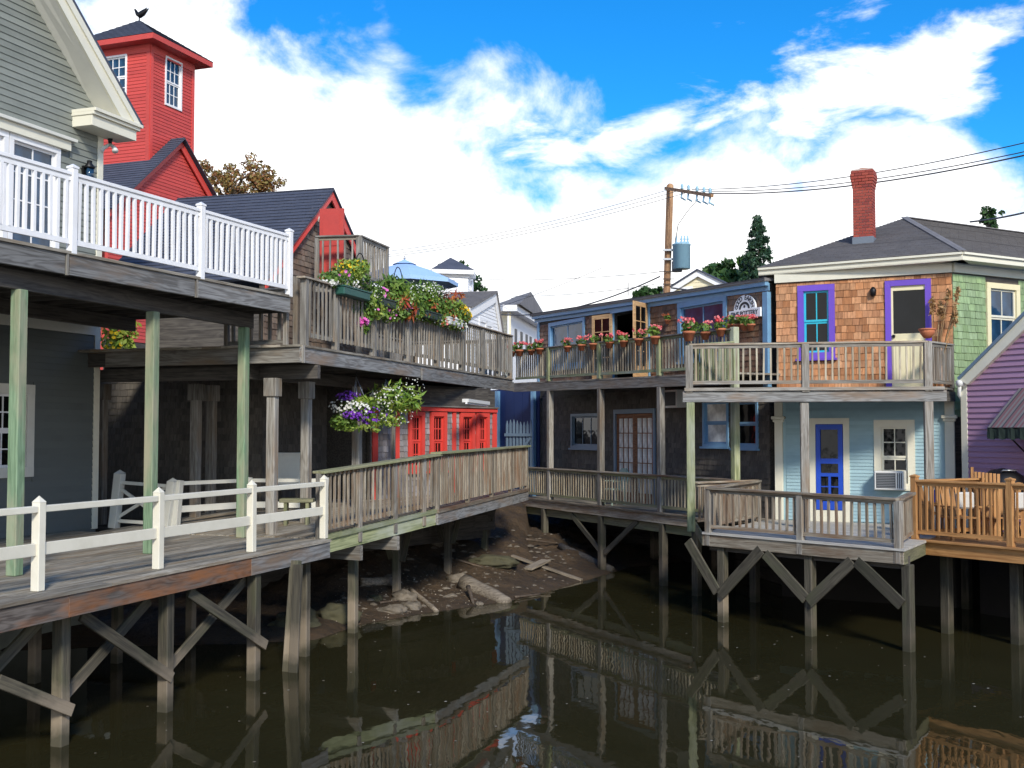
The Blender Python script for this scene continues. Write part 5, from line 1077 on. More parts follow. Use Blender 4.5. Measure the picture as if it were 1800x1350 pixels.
obox('seat', p + UP * .42, dB, nB, UP, (.46, .44, .04), PG, T, .015); obox('arm', p + UP * .64 - dB * .24, nB, dB, UP, (.42, .05, .03), PG, T, .01); obox('arm', p + UP * .64 + dB * .24, nB, dB, UP, (.42, .05, .03), PG, T, .01)
prism('backrest', [p - nB * .22 - dB * .23 + UP * .44, p - nB * .22 + dB * .23 + UP * .44, p - nB * .3 + dB * .23 + UP * .85, p - nB * .3 + dB * .12 + UP * .98, p - nB * .3 - dB * .12 + UP * .98, p - nB * .3 - dB * .23 + UP * .85], -nB * .03, PG, T)
for s in (-1, 1):
    for t in (-1, 1): bar('leg', p + dB * .2 * s + nB * .19 * t, p + dB * .2 * s + nB * .19 * t + UP * .42, .04, .04, PG, T)
# ================================================================ SIGN, FLOWERS, UMBRELLA
SG = Wall(BW.P(0, 0, .09), BW.P(5, 0, .09)); s0, s1 = SG.hit(1283, 556), SG.hit(1338, 552)
uc = (SG.u(1290, 545) + SG.u(1328, 541)) / 2; rr = (SG.u(1328, 541) - SG.u(1290, 545)) / 2; zb_ = SG.hit(1309, 544)[1]
T = thing('arched_sign', SG.P(uc, zb_), 'white arched wooden shop sign on the shingles above the hanging pots', 'sign')
zk = SG.hit(1311, 518)[1] - zb_; pts = [(uc + rr * math.cos(t), zb_ + zk * math.sin(t)) for t in np.linspace(0, math.pi, 25)]
prism('arch_board', [SG.P(*p, .0) for p in pts], -SG.n * .04, WHITEH, T); br_ = [(s0[0], zb_ - .21), (s1[0], zb_ - .21), (s1[0], zb_ + .0), (s0[0], zb_ + .0)]
prism('name_board', [SG.P(*p, .03) for p in br_], -SG.n * .045, WHITEH, T); prism('name_board_foot', [SG.P(s0[0], zb_ - .42, .028), SG.P(s0[0] + .12, zb_ - .42, .028), SG.P(s0[0] + .12, zb_ - .21, .028), SG.P(s0[0], zb_ - .21, .028)], -SG.n * .04, WHITEH, T)
SGB = plain('sign_black', (.02, .02, .025), .6)
for ra, rb, nm in ((.50, .34, 'rainbow_arc'), (.97, .93, 'arch_border')):
    ts = np.linspace(.02, math.pi - .02, 25); vs = [];
    for t in ts: vs += [SG.P(uc + rr * ra * math.cos(t), zb_ + .01 + zk * ra * math.sin(t), .006), SG.P(uc + rr * rb * math.cos(t), zb_ + .01 + zk * rb * math.sin(t), .006)]
    if nm == 'rainbow_arc': mobj(nm, mesh(vs, [(2 * i, 2 * i + 1, 2 * i + 3, 2 * i + 2) for i in range(24)], SGB), Matrix.Identity(4), T)
lathe_ = [SG.P(uc + .035 * math.cos(t), zb_ + .07 + .035 * math.sin(t), .006) for t in np.linspace(0, 2 * math.pi, 12, endpoint=False)]; mobj('emblem_dot', mesh(lathe_, [tuple(range(12))], SGB), Matrix.Identity(4), T)
TXT = []
def text(s, W_, u, z, off, size, rot, m, parent, name='lettering', sx=1.0):
    cu = bpy.data.curves.new('text', 'FONT'); cu.body = s; cu.size = size; cu.align_x = 'CENTER'; cu.align_y = 'CENTER'; cu.extrude = .002; cu.materials.append(m); cu.offset = .002
    M = Matrix.Translation(W_.P(u, z, off)) @ Matrix((W_.d, UP, W_.n)).transposed().to_4x4() @ Matrix.Rotation(rot, 4, 'Z') @ Matrix.Diagonal((sx, 1, 1, 1))
    return TXT.append((cu, M, parent, name))
wd_ = 'GOOD EARTH'
for i, chx in enumerate(wd_):
    if chx == ' ': continue
    t = math.pi * (.93 - .86 * i / (len(wd_) - 1)); rm = .74; text(chx, SG, uc + rr * rm * math.cos(t), zb_ + .02 + zk * rm * math.sin(t), .004, .155, t - math.pi / 2, SGB, T, 'letter')
text('FINE POTTERY', SG, (s0[0] + s1[0]) / 2, zb_ - .10, .034, .155, 0, SGB, T, sx=.92 * (s1[0] - s0[0]) / 1.08)

for cu, M_, pa, nm in TXT:                            # letters become plain meshes
    tmp = bpy.data.objects.new('tmp', cu); COL.objects.link(tmp); dg = bpy.context.evaluated_depsgraph_get()
    me = bpy.data.meshes.new_from_object(tmp.evaluated_get(dg)); bpy.data.objects.remove(tmp); mobj(nm, me, M_, pa)
def tup(v): return (v.x, v.y, v.z)
def pot(p, h, r0, r1, T, m=TERRA): lathe('pot', p, [(r0, 0), (r1, h * .75), (r1 + .015, h * .76), (r1 + .015, h), (r1 - .01, h), (r1 - .02, h * .8)], m, T, 12)
def geranium(label, p, grp='coral geranium pots along the gallery', s=1.0, fl=F_R):
    T = thing('geranium_pot', p, label, 'potted plant', grp); pot(p, .16 * s, .06 * s, .095 * s, T)
    c = p + UP * .24 * s; k = lambda a: V(RNG.normal(size=3) * a)
    mobj('leaves', leafmesh(70, [tup(k(.03) * s)], [(.14 * s, .14 * s, .10 * s)], .07 * s, LEAF, 1.2, .4), Matrix.Translation(c), T)
    cs = [tup(V((k(.09).x, k(.09).y, .06 + .06 * RNG.random())) * s) for _ in range(6)]
    mobj('blossoms', blossoms(46, cs, [(.06 * s, .06 * s, .05 * s)], .05 * s, fl, .6), Matrix.Translation(c), T); return T
names = ['leftmost coral geranium pot on the gallery rail', 'second coral geranium pot from the left on the gallery rail', 'third coral geranium pot from the left, left of the first gallery post', 'coral geranium pot by the left gallery post under the left blue window', 'coral geranium pot alone below the left blue window', 'coral geranium pot at the left of the blonde door leaf', 'coral geranium pot in front of the left blonde door leaf', 'pale coral geranium pot left of the doorway opening', 'tall coral geranium pot in the middle of the open doorway', 'coral geranium pot at the right of the open doorway', 'coral geranium pot on the third gallery post', 'coral geranium pot at the left of the right blue window', 'coral geranium pot below the middle of the right blue window']
for (px, lb) in zip((907, 920, 941, 956, 1005, 1030, 1050, 1079, 1104, 1131, 1160, 1218, 1249), names):
    t = along(Au, Bu, px); p = lerp(Au, Bu, t) + UP * (lerp(1.0, .96, t) - .21) + nB * .13; geranium(lb, p, s=.95 + .25 * RNG.random())
geranium('coral geranium pot at the right end of the gallery rail near the sign', LB.P(uE - .28, zr2 + .80, .13), s=1.1)
geranium('large coral geranium pot on the corner of the upper porch railing', Ap + UP * .98, s=1.25)
for i, px in enumerate((1293, 1306, 1318, 1330)):
    u, z = SG.hit(px, 574); p = SG.P(u, z - .10, .16); geranium(['first', 'second', 'third', 'last'][i] + ' coral pot from the left in the row hung under the pottery sign', p, 'pots hung under the sign', .95)
p = BW.P(BW.u(1180, 565), BW.hit(1180, 570)[1], .12); geranium('single small russet pot hung on the shingles between door and right window', p, 'pots hung under the sign', .7, F_C)
p = Bp + UP * .98; T = thing('terracotta_bowl', p, 'terracotta bowl on the right corner post of the upper porch', 'bowl'); lathe('bowl', p, [(.07, 0), (.14, .1), (.16, .17), (.14, .17), (.05, .05)], TERRA, T, 14); lathe('rim', p + UP * .155, [(.15, 0), (.175, .01), (.175, .035), (.15, .04)], TERRA, T, 14)
# dry reeds
p = CW.P(Lc - .34, zP, .32); T = thing('reed_bundle', p, 'bundle of tall dry plume reeds beside the cream door', 'plant'); ps, pl = [], []
for i in range(9):
    a = CW.d * RNG.uniform(-.05, .52) + CW.n * RNG.uniform(-.1, .25) + UP * RNG.uniform(1.5, 2.05); ps.append(([V((0, 0, 0)), a * .5 + V((0, 0, .08)), a], [.011, .009, .006])); pl.append(a)
mobj('stem', tubemesh(ps, REED, 4), Matrix.Translation(p), T)
mobj('plume', leafmesh(300, [tup(a * (1 - .05 * j)) for a in pl for j in range(3)], [(.035, .035, .09)], .045, REED, 3.2, .2, .4), Matrix.Translation(p), T)

# ---- flower boxes along the grey upper railing
def railpt(px, out=.12, dz=0): t = along(Ar, Br, px); return lerp(Ar, Br, t) + UP * (lerp(1.19, 1.22, t) + dz) + nG * out
def planter(label, px0, px1, boxm, plants, name='flower_box', bdz=None):
    bdz = (-.10 if px0 < 600 else -.13) if bdz is None else bdz
    p0, p1 = railpt(px0, .14, bdz), railpt(px1, .14, bdz); c = (p0 + p1) / 2; T = thing(name, c, label, 'flower box')
    L_ = (p1 - p0).length * (1 if px0 < 600 else .8); d = (p1 - p0).normalized(); b = obox('box', c, d, nG, UP, (L_, .2, .16), boxm, T, .02)
    obox('rim', c + UP * .08, d, nG, UP, (L_ + .03, .23, .03), boxm, T, .006); obox('soil', c + UP * .098, d, nG, UP, (L_ - .04, .17, .012), DARKW, T)
    sp_ = [] if px0 < 600 else [(lerp(px0, px1, f), py_ + lerp(0, .32 * (px1 - px0), f), .27, .26, .09, .13) for f in (0, .25, .5, .75, 1) for py_ in ([487.5 + .32 * (px0 - 535) + k_ for k_ in ((-3,) if px0 > 720 else ((2,) if px0 > 660 else (18, 4)))])]
    plants = list(plants) + ([('leaf', LEAF, 700, .05, sp_), ('leaf', LEAFY, 700, .045, sp_), ('f', F_W, 40, .04, sp_), ('f', [F_M, F_C, F_C, F_R, F_Y][(px0 - 640) // 35 % 5], 30, .065, sp_)] if sp_ else [])
    for (kind, m, n, size, cells) in plants:      # cells: (px, py, dD, rx, ry, rz)
        Cc, Rr = [], []
        for (px, py, out, rx, ry, rz) in cells:
            q = railpt(px, out); q2 = at(px, py + (0 if px0 < 600 else 5), q.y); Cc.append(tup(q2 - c)); Rr.append((rx, ry, rz))
        if kind == 'leaf': me = leafmesh(n, Cc, Rr, size, m, 2.0, .25, .1)
        elif kind == 'spike': me = leafmesh(n, Cc, Rr, size, m, 4.5, .3, -.3)
        else: me = blossoms(n, Cc, Rr, size, m)
        mobj({'leaf': 'foliage', 'spike': 'foliage'}.get(kind, 'blossoms'), me, Matrix.Translation(c), T)
    return T
planter('dark green box of yellow and cream flowers at the corner of the grey railing', 583, 630, BOXG, [
    ('leaf', LEAF, 900, .05, [(600, 488, .1, .3, .25, .22), (622, 482, .05, .32, .25, .25), (580, 492, .1, .25, .2, .15), (640, 502, .15, .2, .2, .2)]), ('leaf', LEAFY, 700, .05, [(612, 476, .05, .35, .25, .24), (628, 470, .05, .25, .2, .18)]),
    ('f', F_Y, 90, .05, [(624, 466, .08, .22, .2, .10), (608, 474, .1, .2, .2, .12)]), ('f', F_W, 120, .055, [(605, 496, .22, .26, .15, .13), (622, 498, .24, .22, .15, .12), (578, 497, .15, .2, .15, .06)]), ('f', F_M, 10, .075, [(592, 478, .1, .3, .2, .15), (642, 490, .2, .08, .1, .1)])])
planter('trailing magenta petunia box spilling over the grey railing', 645, 680, BOXD, [
    ('leaf', LEAF, 1100, .055, [(650, 515, .15, .3, .25, .25), (668, 520, .2, .28, .25, .3), (640, 540, .25, .22, .15, .32), (640, 562, .28, .14, .1, .2)]), ('leaf', LEAFY, 300, .05, [(650, 535, .28, .3, .2, .3)]),
    ('f', F_M, 46, .12, [(660, 528, .35, .18, .1, .22), (662, 510, .3, .22, .1, .12), (637, 560, .35, .12, .08, .06)]), ('f', F_W, 60, .04, [(648, 505, .2, .3, .2, .18)])])
planter('bronze and red coleus box in the middle of the grey railing', 685, 722, BOXD, [('f', F_W, 50, .035, [(700, 515, .3, .4, .1, .25)]), ('f', F_M, 14, .09, [(684, 545, .4, .15, .1, .2)]),
    ('leaf', LEAF, 1300, .06, [(690, 520, .2, .3, .25, .32), (708, 525, .2, .3, .25, .34), (722, 530, .2, .25, .25, .3), (690, 548, .3, .35, .15, .14)]), ('leaf', LEAFY, 500, .055, [(694, 508, .15, .32, .2, .2), (716, 520, .2, .25, .2, .2)]),
    ('spike', F_C, 420, .05, [(692, 530, .32, .35, .14, .26), (708, 540, .3, .3, .14, .2)]), ('spike', LEAF, 160, .05, [(690, 496, .1, .35, .2, .22)]), ('f', F_M, 16, .06, [(700, 540, .36, .3, .1, .2)])])
planter('box of tiny white flowers and red begonias on the grey railing', 728, 762, BOXD, [
    ('leaf', LEAF, 1100, .055, [(735, 528, .2, .3, .25, .3), (752, 530, .2, .3, .25, .3), (765, 535, .2, .25, .25, .25)]), ('leaf', LEAFY, 400, .05, [(745, 520, .2, .35, .25, .25)]),
    ('spike', LEAF, 240, .05, [(740, 506, .1, .4, .25, .22), (760, 508, .1, .3, .25, .2)]), ('f', F_W, 200, .034, [(738, 504, .15, .5, .3, .2), (760, 508, .15, .4, .3, .2)]), ('f', F_C, 60, .06, [(742, 535, .3, .4, .1, .18), (768, 530, .3, .25, .1, .12)])])
planter('pale box with yellow chrysanthemums and white petunias ending the flower row', 770, 800, ACW, [
    ('leaf', LEAF, 1200, .055, [(778, 540, .2, .35, .25, .3), (796, 545, .2, .35, .25, .3), (808, 552, .2, .28, .25, .25)]), ('leaf', LEAFY, 400, .05, [(790, 530, .15, .4, .2, .15), (790, 560, .3, .3, .15, .2)]),
    ('f', F_Y, 240, .075, [(800, 540, .36, .34, .2, .16), (813, 550, .36, .24, .2, .14)]), ('f', F_C, 60, .06, [(778, 548, .35, .32, .1, .2)]), ('f', F_W, 90, .07, [(788, 562, .38, .34, .1, .18), (806, 568, .36, .25, .1, .16)]), ('spike', F_C, 60, .05, [(790, 516, .1, .4, .2, .15)])])
# wire hoops
for px, lb in ((699, 'wire plant hoop standing among the bronze coleus in front of the umbrella'), (632, 'wire plant hoop behind the yellow flowers')):
    c = railpt(px, .0, .1); T_ = tube('plant_hoop', [c + WG.d * (.28 * math.cos(t)) + UP * (.15 + .52 * math.sin(t)) for t in np.linspace(0, math.pi, 14)], .011, BLACKM, None, 5); tag(T_, lb, 'plant hoop')
# ---- hanging baskets
def basket(label, px, py, D, wire_y, parts):
    c = at(px, py, D); T = thing('hanging_basket', c, label, 'hanging basket', 'hanging flower baskets under the grey deck'); top = at(px - 6, wire_y, D)
    lathe('bowl', c - UP * .2, [(.05, 0), (.16, .05), (.2, .18), (.21, .18), (.19, .16)], BOXG, T, 12)
    h = top - c; tube('hook', [top, top + UP * .08, top + V((.02, 0, .12))], .008, BLACKM, T, 5)
    for a in range(3): t = a * 2.094 + .4; tube('chain', [top, c + V((.2 * math.cos(t), .2 * math.sin(t), 0))], .007, STEEL, T, 4)
    for (kind, m, n, size, cells) in parts:
        Cc = [(x, y, z) for x, y, z, *_ in cells]; Rr = [tuple(r) for *_, r in cells]
        me = leafmesh(n, Cc, Rr, size, m, 2 if kind == 'leaf' else 5, .2, .1) if kind in ('leaf', 'spike') else blossoms(n, Cc, Rr, size, m)
        mobj({'leaf': 'foliage', 'spike': 'sprays'}.get(kind, 'blossoms'), me, Matrix.Translation(c), T)
basket('hanging basket of violet and white flowers under the grey deck', 632, 719, 22.6, 662, [('leaf', LEAF, 900, .05, [(0, 0, .0, (.45, .35, .25)), (-.3, 0, -.25, (.3, .25, .18))]), ('leaf', LEAFY, 260, .06, [(.1, -.1, .12, (.25, .2, .14))]),
    ('f', F_W, 110, .06, [(-.28, -.12, .05, (.28, .22, .16)), (0, -.2, .02, (.25, .2, .14))]), ('f', F_V, 200, .055, [(.22, -.2, -.12, (.32, .2, .16)), (-.1, -.2, -.12, (.2, .2, .08)), (-.2, 0, .25, (.25, .2, .1))]), ('leaf', LEAFY, 150, .05, [(-.2, 0, -.38, (.3, .2, .08)), (.25, 0, -.35, (.25, .2, .12))])])
basket('hanging basket of white flowers with wild green sprays under the grey deck', 684, 706, 23.6, 667, [('leaf', LEAF, 700, .05, [(0, 0, 0, (.45, .35, .22)), (.2, 0, .05, (.4, .3, .2))]), ('spike', LEAFY, 420, .05, [(.1, 0, .1, (.62, .4, .34)), (.3, -.05, -.02, (.4, .3, .2))]),
    ('f', F_W, 120, .05, [(0, -.12, .08, (.4, .25, .22))]), ('f', F_W, 80, .034, [(.4, -.05, .25, (.32, .2, .26)), (.1, -.1, -.3, (.45, .25, .2))]), ('leaf', LEAFY, 300, .045, [(-.05, 0, -.38, (.42, .25, .16))])])
# ---- patio umbrella
uc_ = at(711, 494, 27.0); zt_ = at(703, 460, 27.0).z; T = thing('patio_umbrella', flat(uc_, zf2), 'open pale blue patio umbrella behind the flower boxes', 'umbrella'); n = 8; R = 1.30; zr_ = uc_.z - .02
vs = [flat(uc_, zt_)] ; mid = []
for k_ in range(n): a = 2 * math.pi * k_ / n + .2; vs.append(flat(uc_, lerp(zr_, zt_, .50)) + V((math.cos(a), math.sin(a), 0)) * R * .56)
for k_ in range(n): a = 2 * math.pi * k_ / n + .2; vs.append(flat(uc_, zr_) + V((math.cos(a), math.sin(a), 0)) * R)
fs = [(0, 1 + k_, 1 + (k_ + 1) % n) for k_ in range(n)] + [(1 + k_, 9 + k_, 9 + (k_ + 1) % n, 1 + (k_ + 1) % n) for k_ in range(n)]
b_ = len(vs)
for k_ in range(n): vs.append(vs[9 + k_] - UP * .09)
fs += [(9 + k_, b_ + k_, b_ + (k_ + 1) % n, 9 + (k_ + 1) % n) for k_ in range(n)]; o_ = flat(uc_, zr_)
mobj('canopy', mesh([v - o_ for v in vs], fs, UMB), Matrix.Translation(o_), T)
vs2 = [flat(uc_, zt_ + .06)] + [flat(uc_, zt_ - .07) + V((math.cos(2 * math.pi * k_ / n + .2), math.sin(2 * math.pi * k_ / n + .2), 0)) * .3 for k_ in range(n)]; mobj('vent_cap', mesh([v - o_ for v in vs2], [(0, 1 + k_, 1 + (k_ + 1) % n) for k_ in range(n)], UMB), Matrix.Translation(o_), T)
tube('pole', [flat(uc_, zf2), flat(uc_, zt_ + .06)], .022, STEEL, T); lathe('finial', flat(uc_, zt_ + .05), [(.02, 0), (.03, .03), (.015, .08)], STEEL, T, 8)
for k_ in range(n): tube('rib', [vs[1 + k_] - UP * .02, flat(uc_, zr_ - .15)], .008, STEEL, T, 4); 
lathe('base', flat(uc_, zf2), [(.28, 0), (.28, .05), (.05, .09), (.04, .3)], BLACKM, T, 12)
# flowering vine at the back of the grey deck, seen under the white balcony
p = at(205, 625, 24.6); p.z = 5.2; T = thing('trellis_vine', p, 'yellow flowered vine glimpsed under the white balcony', 'plant')
mobj('foliage', leafmesh(500, [(0, 0, .35), (.1, 0, .7)], [(.4, .2, .4)], .08, LEAFY, 1.8, .2), Matrix.Translation(p), T); mobj('blossoms', blossoms(40, [(-.1, -.1, .5)], [(.3, .15, .4)], .09, F_Y), Matrix.Translation(p), T); tube('stem', [p - UP * .05, p + UP * .8], .02, BARK, T)

# ================================================================ SHORE ROCKS AND TIMBER
def rock(label, px, py, size, sq=(1, .8, .6), dz=.0, mm=None):
    c = MUDHIT(px, py) + UP * dz; bm = bmesh.new(); bmesh.ops.create_icosphere(bm, subdivisions=4, radius=size); sd = RNG.random() * 20
    from mathutils import noise as mn
    for v in bm.verts:
        d = v.co.normalized(); f = 1 + .38 * mn.noise(d * 1.6 + V((sd, 0, 0))) + .16 * mn.noise(d * 3.4 + V((0, sd, 0))) + .06 * mn.noise(d * 9 + V((0, sd, 0))); v.co = V((v.co.x * sq[0], v.co.y * sq[1], v.co.z * sq[2])) * f
    me = bpy.data.meshes.new('rock'); bm.to_mesh(me); bm.free(); me.materials.append(mm or (MOSSR if 'dark' in label else ROCK)); me.polygons.foreach_set('use_smooth', [True] * len(me.polygons))
    tag(mobj('rock', me, Matrix.Translation(c) @ Matrix.Rotation(RNG.uniform(-.4, .4), 4, 'Z')), label, 'rock', 'rocks on the mud bank')
for a in (('largest pale rock by the foot of the second mud pile', 708, 1052, .29), ('low flat rock at the edge of the water left of the largest rock', 690, 1074, .25, (1.2, .8, .5)), ('small wedge rock tucked under the right of the largest rock', 722, 1068, .22), ('pinkish smooth rock above the stranded log', 803, 1022, .26, (1.3, .8, .7)), ('small dark rock left of the largest rock', 659, 1053, .15), ('long dark rock high on the mud bank', 868, 988, .34, (1.6, .8, .5)), ('dark boulder in the shadow at the waterline', 590, 1085, .4), ('boulder far under the boardwalk in the dark', 520, 1095, .45), ('small stone beside the log end at the waterline', 842, 1062, .09), ('square block under the walkway on the mud', 762, 955, .25, (1, .8, .8)), ('pale block beneath the walkway near the back piles', 735, 948, .22)): rock(*a)
def log(label, a, b, r0, r1, name='driftwood_log', lift=(0, 0), m=STICK, cat='log'):
    p, q = MUDHIT(*a) + UP * lift[0], MUDHIT(*b) + UP * lift[1]; n = 7; P = [lerp(p, q, i / (n - 1)) + V(RNG.normal(size=3) * r0 * .05) for i in range(n)]
    o = tube(name, P, [lerp(r0, r1, i / (n - 1)) * RNG.uniform(.9, 1.1) for i in range(n)], m, None, 9); tag(o, label, cat)
log('thick stranded log with its end in the water', (818, 1036), (893, 1060), .22, .14, lift=(.12, .0)); log('thin pale pole lying beside the largest rock into the water', (722, 1042), (768, 1076), .06, .05, lift=(.06, .01)); log('round timber lying in the shade behind the second mud pile', (634, 1032), (690, 1030), .10, .10, lift=(.1, .1))
log('forked root stub under the stranded log', (823, 1044), (832, 1062), .05, .03, lift=(.15, .02), m=BARK, cat='root'); log('dark beam sliding down the far mud bank', (985, 965), (1075, 1005), .12, .10, lift=(.05, .05), m=DARKW, cat='timber')
a, b = MUDHIT(900, 981) + UP * .06, MUDHIT(1023, 1022) + UP * .03; tag(bar('long_plank', a, b, .14, .05, STICK, None), 'long narrow plank running down the mud into the water', 'plank')
a, b = MUDHIT(927, 1006) + UP * .08, MUDHIT(960, 994) + UP * .13; tag(bar('short_plank', a, b, .26, .05, STICK, None), 'short wide plank lying across the long narrow plank', 'plank')
vs, fs = [], []
for i in range(1500):
    px, py = RNG.uniform(590, 905), RNG.uniform(1000, 1098)
    if py > 1112 - (px - 590) * .20 + 8: continue
    p = MUDHIT(px, py)
    if p.z < .02 or (i > 500 and p.z > .45): continue
    s = RNG.uniform(.006, .024); b_ = len(vs); a = V(RNG.normal(size=3)).normalized(); c = a.orthogonal().normalized(); d = a.cross(c)
    vs += [p + a * s, p + c * s * .8, p - a * s, p - c * s * .8, p + d * s * .5 + UP * s * .4]; fs += [(b_, b_ + 1, b_ + 4), (b_ + 1, b_ + 2, b_ + 4), (b_ + 2, b_ + 3, b_ + 4), (b_ + 3, b_, b_ + 4)]
tag(mobj('shells', mesh(vs, fs, SHELL), Matrix.Identity(4)), 'scattered pale shells and pebbles on the mud at the waterline', 'shells', None, 'stuff')

vs, fs = [], []
for i in range(420):
    px, py = RNG.uniform(600, 1010), RNG.uniform(930, 1090)
    if py > 1112 - (px - 590) * .20 + 4: continue
    p = MUDHIT(px, py)
    if p.z < .03 or p.y > 33: continue
    s = abs(RNG.normal()) * .035 + .02; b_ = len(vs); f = RNG.uniform(.35, .7); a0 = RNG.uniform(0, 6.28)
    ring = [(1, 0), (.72, .35), (.25, .6)]
    for k_, (r_, h_) in enumerate(ring):
        for q in range(6): t = a0 + q * 1.047; rr_ = s * r_ * RNG.uniform(.8, 1.2); vs.append(p + V((rr_ * math.cos(t) * 1.3, rr_ * math.sin(t), s * h_ * f * 1.6 - .006)))
    for k_ in range(2):
        for q in range(6): fs.append((b_ + k_ * 6 + q, b_ + k_ * 6 + (q + 1) % 6, b_ + k_ * 6 + 6 + (q + 1) % 6, b_ + k_ * 6 + 6 + q))
    fs.append(tuple(b_ + 12 + q for q in range(6)))
tag(mobj('pebbles', mesh(vs, fs, ROCK), Matrix.Identity(4)), 'small brown stones strewn over the mud bank', 'stones', None, 'stuff')
for (lb, a, b, r_) in (('thin dark branch lying across the mud near the back piles', (800, 985), (850, 1000), .03), ('broken stick half buried below the round timber', (668, 1062), (700, 1058), .025), ('short dark branch at the waterline beside the log tip', (905, 1052), (950, 1047), .03), ('dark branch under the far gallery on the mud', (925, 950), (985, 958), .035)):
    log(lb, a, b, r_, r_ * .6, 'branch', (.03, .03), BARK, 'branch')
# ================================================================ BACKGROUND
def bx_house(T, c, dx, dy, z0, z1, m): solid('wall', [c - dx - dy, c + dx - dy, c + dx + dy, c - dx + dy], z0, z1, m, T)
# white gable
a_, b_ = at(822, 560, 52), at(882, 560, 58); WW = Wall(a_, b_); T = thing('white_gable_house', flat(a_, 2), 'white clapboard gable end beyond the yellow flowers', 'house')
q = [WW.hit(*p) for p in ((822, 541), (868, 514), (882, 602), (822, 602))]; z0_ = 1.5
prism('wall', [WW.P(q[0][0], z0_), WW.P(q[2][0], z0_), WW.P(q[2][0], q[2][1]), WW.P(*q[1]), WW.P(*q[0])], -WW.n * .15, WHITEH, T)
def limw(z):
    hi = q[1][0] + (q[2][0] - q[1][0]) * min(max((q[1][1] - z) / (q[1][1] - q[2][1]), 0), 1); lo = q[0][0] if z < q[0][1] else q[0][0] + (q[1][0] - q[0][0]) * (z - q[0][1]) / (q[1][1] - q[0][1]); return lo, hi
ws = [WW.rect(843, 566, 853, 590), WW.rect(855.5, 573, 864, 594)]
clapboards(WW, limw, 4, q[1][1] - .2, .17, ws, WHITEH, T, False, .03)
for a, b in ((q[0], q[1]), (q[1], q[2])): prism('rake_board', [WW.P(*a, .12), WW.P(*b, .12), WW.P(b[0], b[1] - .5, .12), WW.P(a[0], a[1] - .5, .12)], -WW.n * .08, WHITEH, T)
for r in ws: window(WW, (r[0] - .2, r[1] + .2, r[2] - .3, r[3] + .2), T, WHITEH, WHITEH, GLASS, cas=.22, cols=2, rows=2, sash=2, sill=False)
lw = V((-WW.d.y, WW.d.x, 0)); k_ = WW.n * .2; roof([WW.P(*q[0]) - WW.n * 9 + UP * .05, WW.P(*q[0]) + k_ + UP * .05, WW.P(*q[1]) + k_ + UP * .05, WW.P(*q[1]) - WW.n * 9 + UP * .05], ROOFG, T, .08, .2); prism('roof', [WW.P(*q[1]) + k_, WW.P(*q[2]) + k_, WW.P(*q[2]) - WW.n * 9, WW.P(*q[1]) - WW.n * 9], UP * .08, ROOFG, T)
# white cupola house
c_ = at(806, 500, 70); T = thing('cupola_house', flat(c_, 2), 'white house with a small square windowed cupola behind the umbrella', 'house'); dc = V((1, .18, 0)).normalized(); ec = V((.45, 1, 0)).normalized()
k0 = at(785, 500, 70); kc, kr = at(822, 500, 69.5), at(833, 500, 71.5); KL, KR = Wall(flat(kc) - dc * 1.9, kc), Wall(kc, flat(kc) + (flat(kr) - flat(kc)).normalized() * 1.8); zt_ = at(806, 483, 69.5).z; zb_ = at(806, 516, 69.5).z
for W_, h in ((KL, KL.rect(789, 489, 803, 510)), (KR, KR.rect(825.5, 491, 829, 512))):
    panel(W_, 0, W_.L, zb_ - 1, zt_, [h], WHITEH, T); clapboards(W_, lambda z, W_=W_: (0, W_.L), zb_ - .2, zt_ - .2, .16, [h], WHITEH, T, False); window(W_, h, T, WHITEH, WHITEH, GLASSB, cas=.1, cols=2, rows=2, sash=2, sill=False)
cen = flat(KL.P(KL.L / 2, 0, -.9)); rr_ = [KL.P(-.35, zt_, .4), flat(kc, zt_) + (KL.n + KL.d) * .35, KR.P(KR.L + .3, zt_, .1), KL.P(-.3, zt_, -2.2)]
prism('eave', rr_, UP * .25, WHITEH, T)
for i in range(4): a, b = rr_[i] + UP * .25, rr_[(i + 1) % 4] + UP * .25; prism('roof', [a, b, flat(cen, zt_ + 1.15)], UP * .03, ROOFB, T)
solid('wall', [KL.P(.1, 0, -.15), KL.P(KL.L - .1, 0, -.15), KR.P(KR.L - .1, 0, -.15), KL.P(.1, 0, -1.8)], zb_ - 2, zt_, WHITEH, T); bx_house(T, flat(at(800, 540, 73)), V((3.2, .5, 0)), V((-.4, 2.5, 0)), 1.5, zb_ - .1, WHITEH)
# cream building with tall shutters
c0 = at(895, 560, 64); VL, VR = Wall(at(872, 560, 66), c0), Wall(c0, at(952, 560, 76)); T = thing('cream_house', flat(c0, 2), 'cream house with tall dark shutters in the gap between the decks', 'house'); zt_ = at(895, 548, 64).z
for W_, m in ((VL, CREAMH), (VR, WHITEH)):
    panel(W_, 0, W_.L, 1.5, zt_, [], m, T); prism('eave', [W_.P(-.3, zt_, .5), W_.P(W_.L + .3, zt_, .5), W_.P(W_.L + .3, zt_, -.3), W_.P(-.3, zt_, -.3)], UP * .35, WHITEH, T)
clapboards(VL, lambda z: (0, VL.L - .3), 3, zt_ - .1, .2, [], CREAMH, T, False, .03)
for px in (906, 916, 925, 932, 940): u = VR.u(px, 570); wbox('shutter', VR, u - .28, u + .28, VR.hit(px, 610)[1] - .5, zt_ - .8, 0, .06, ACG, T)
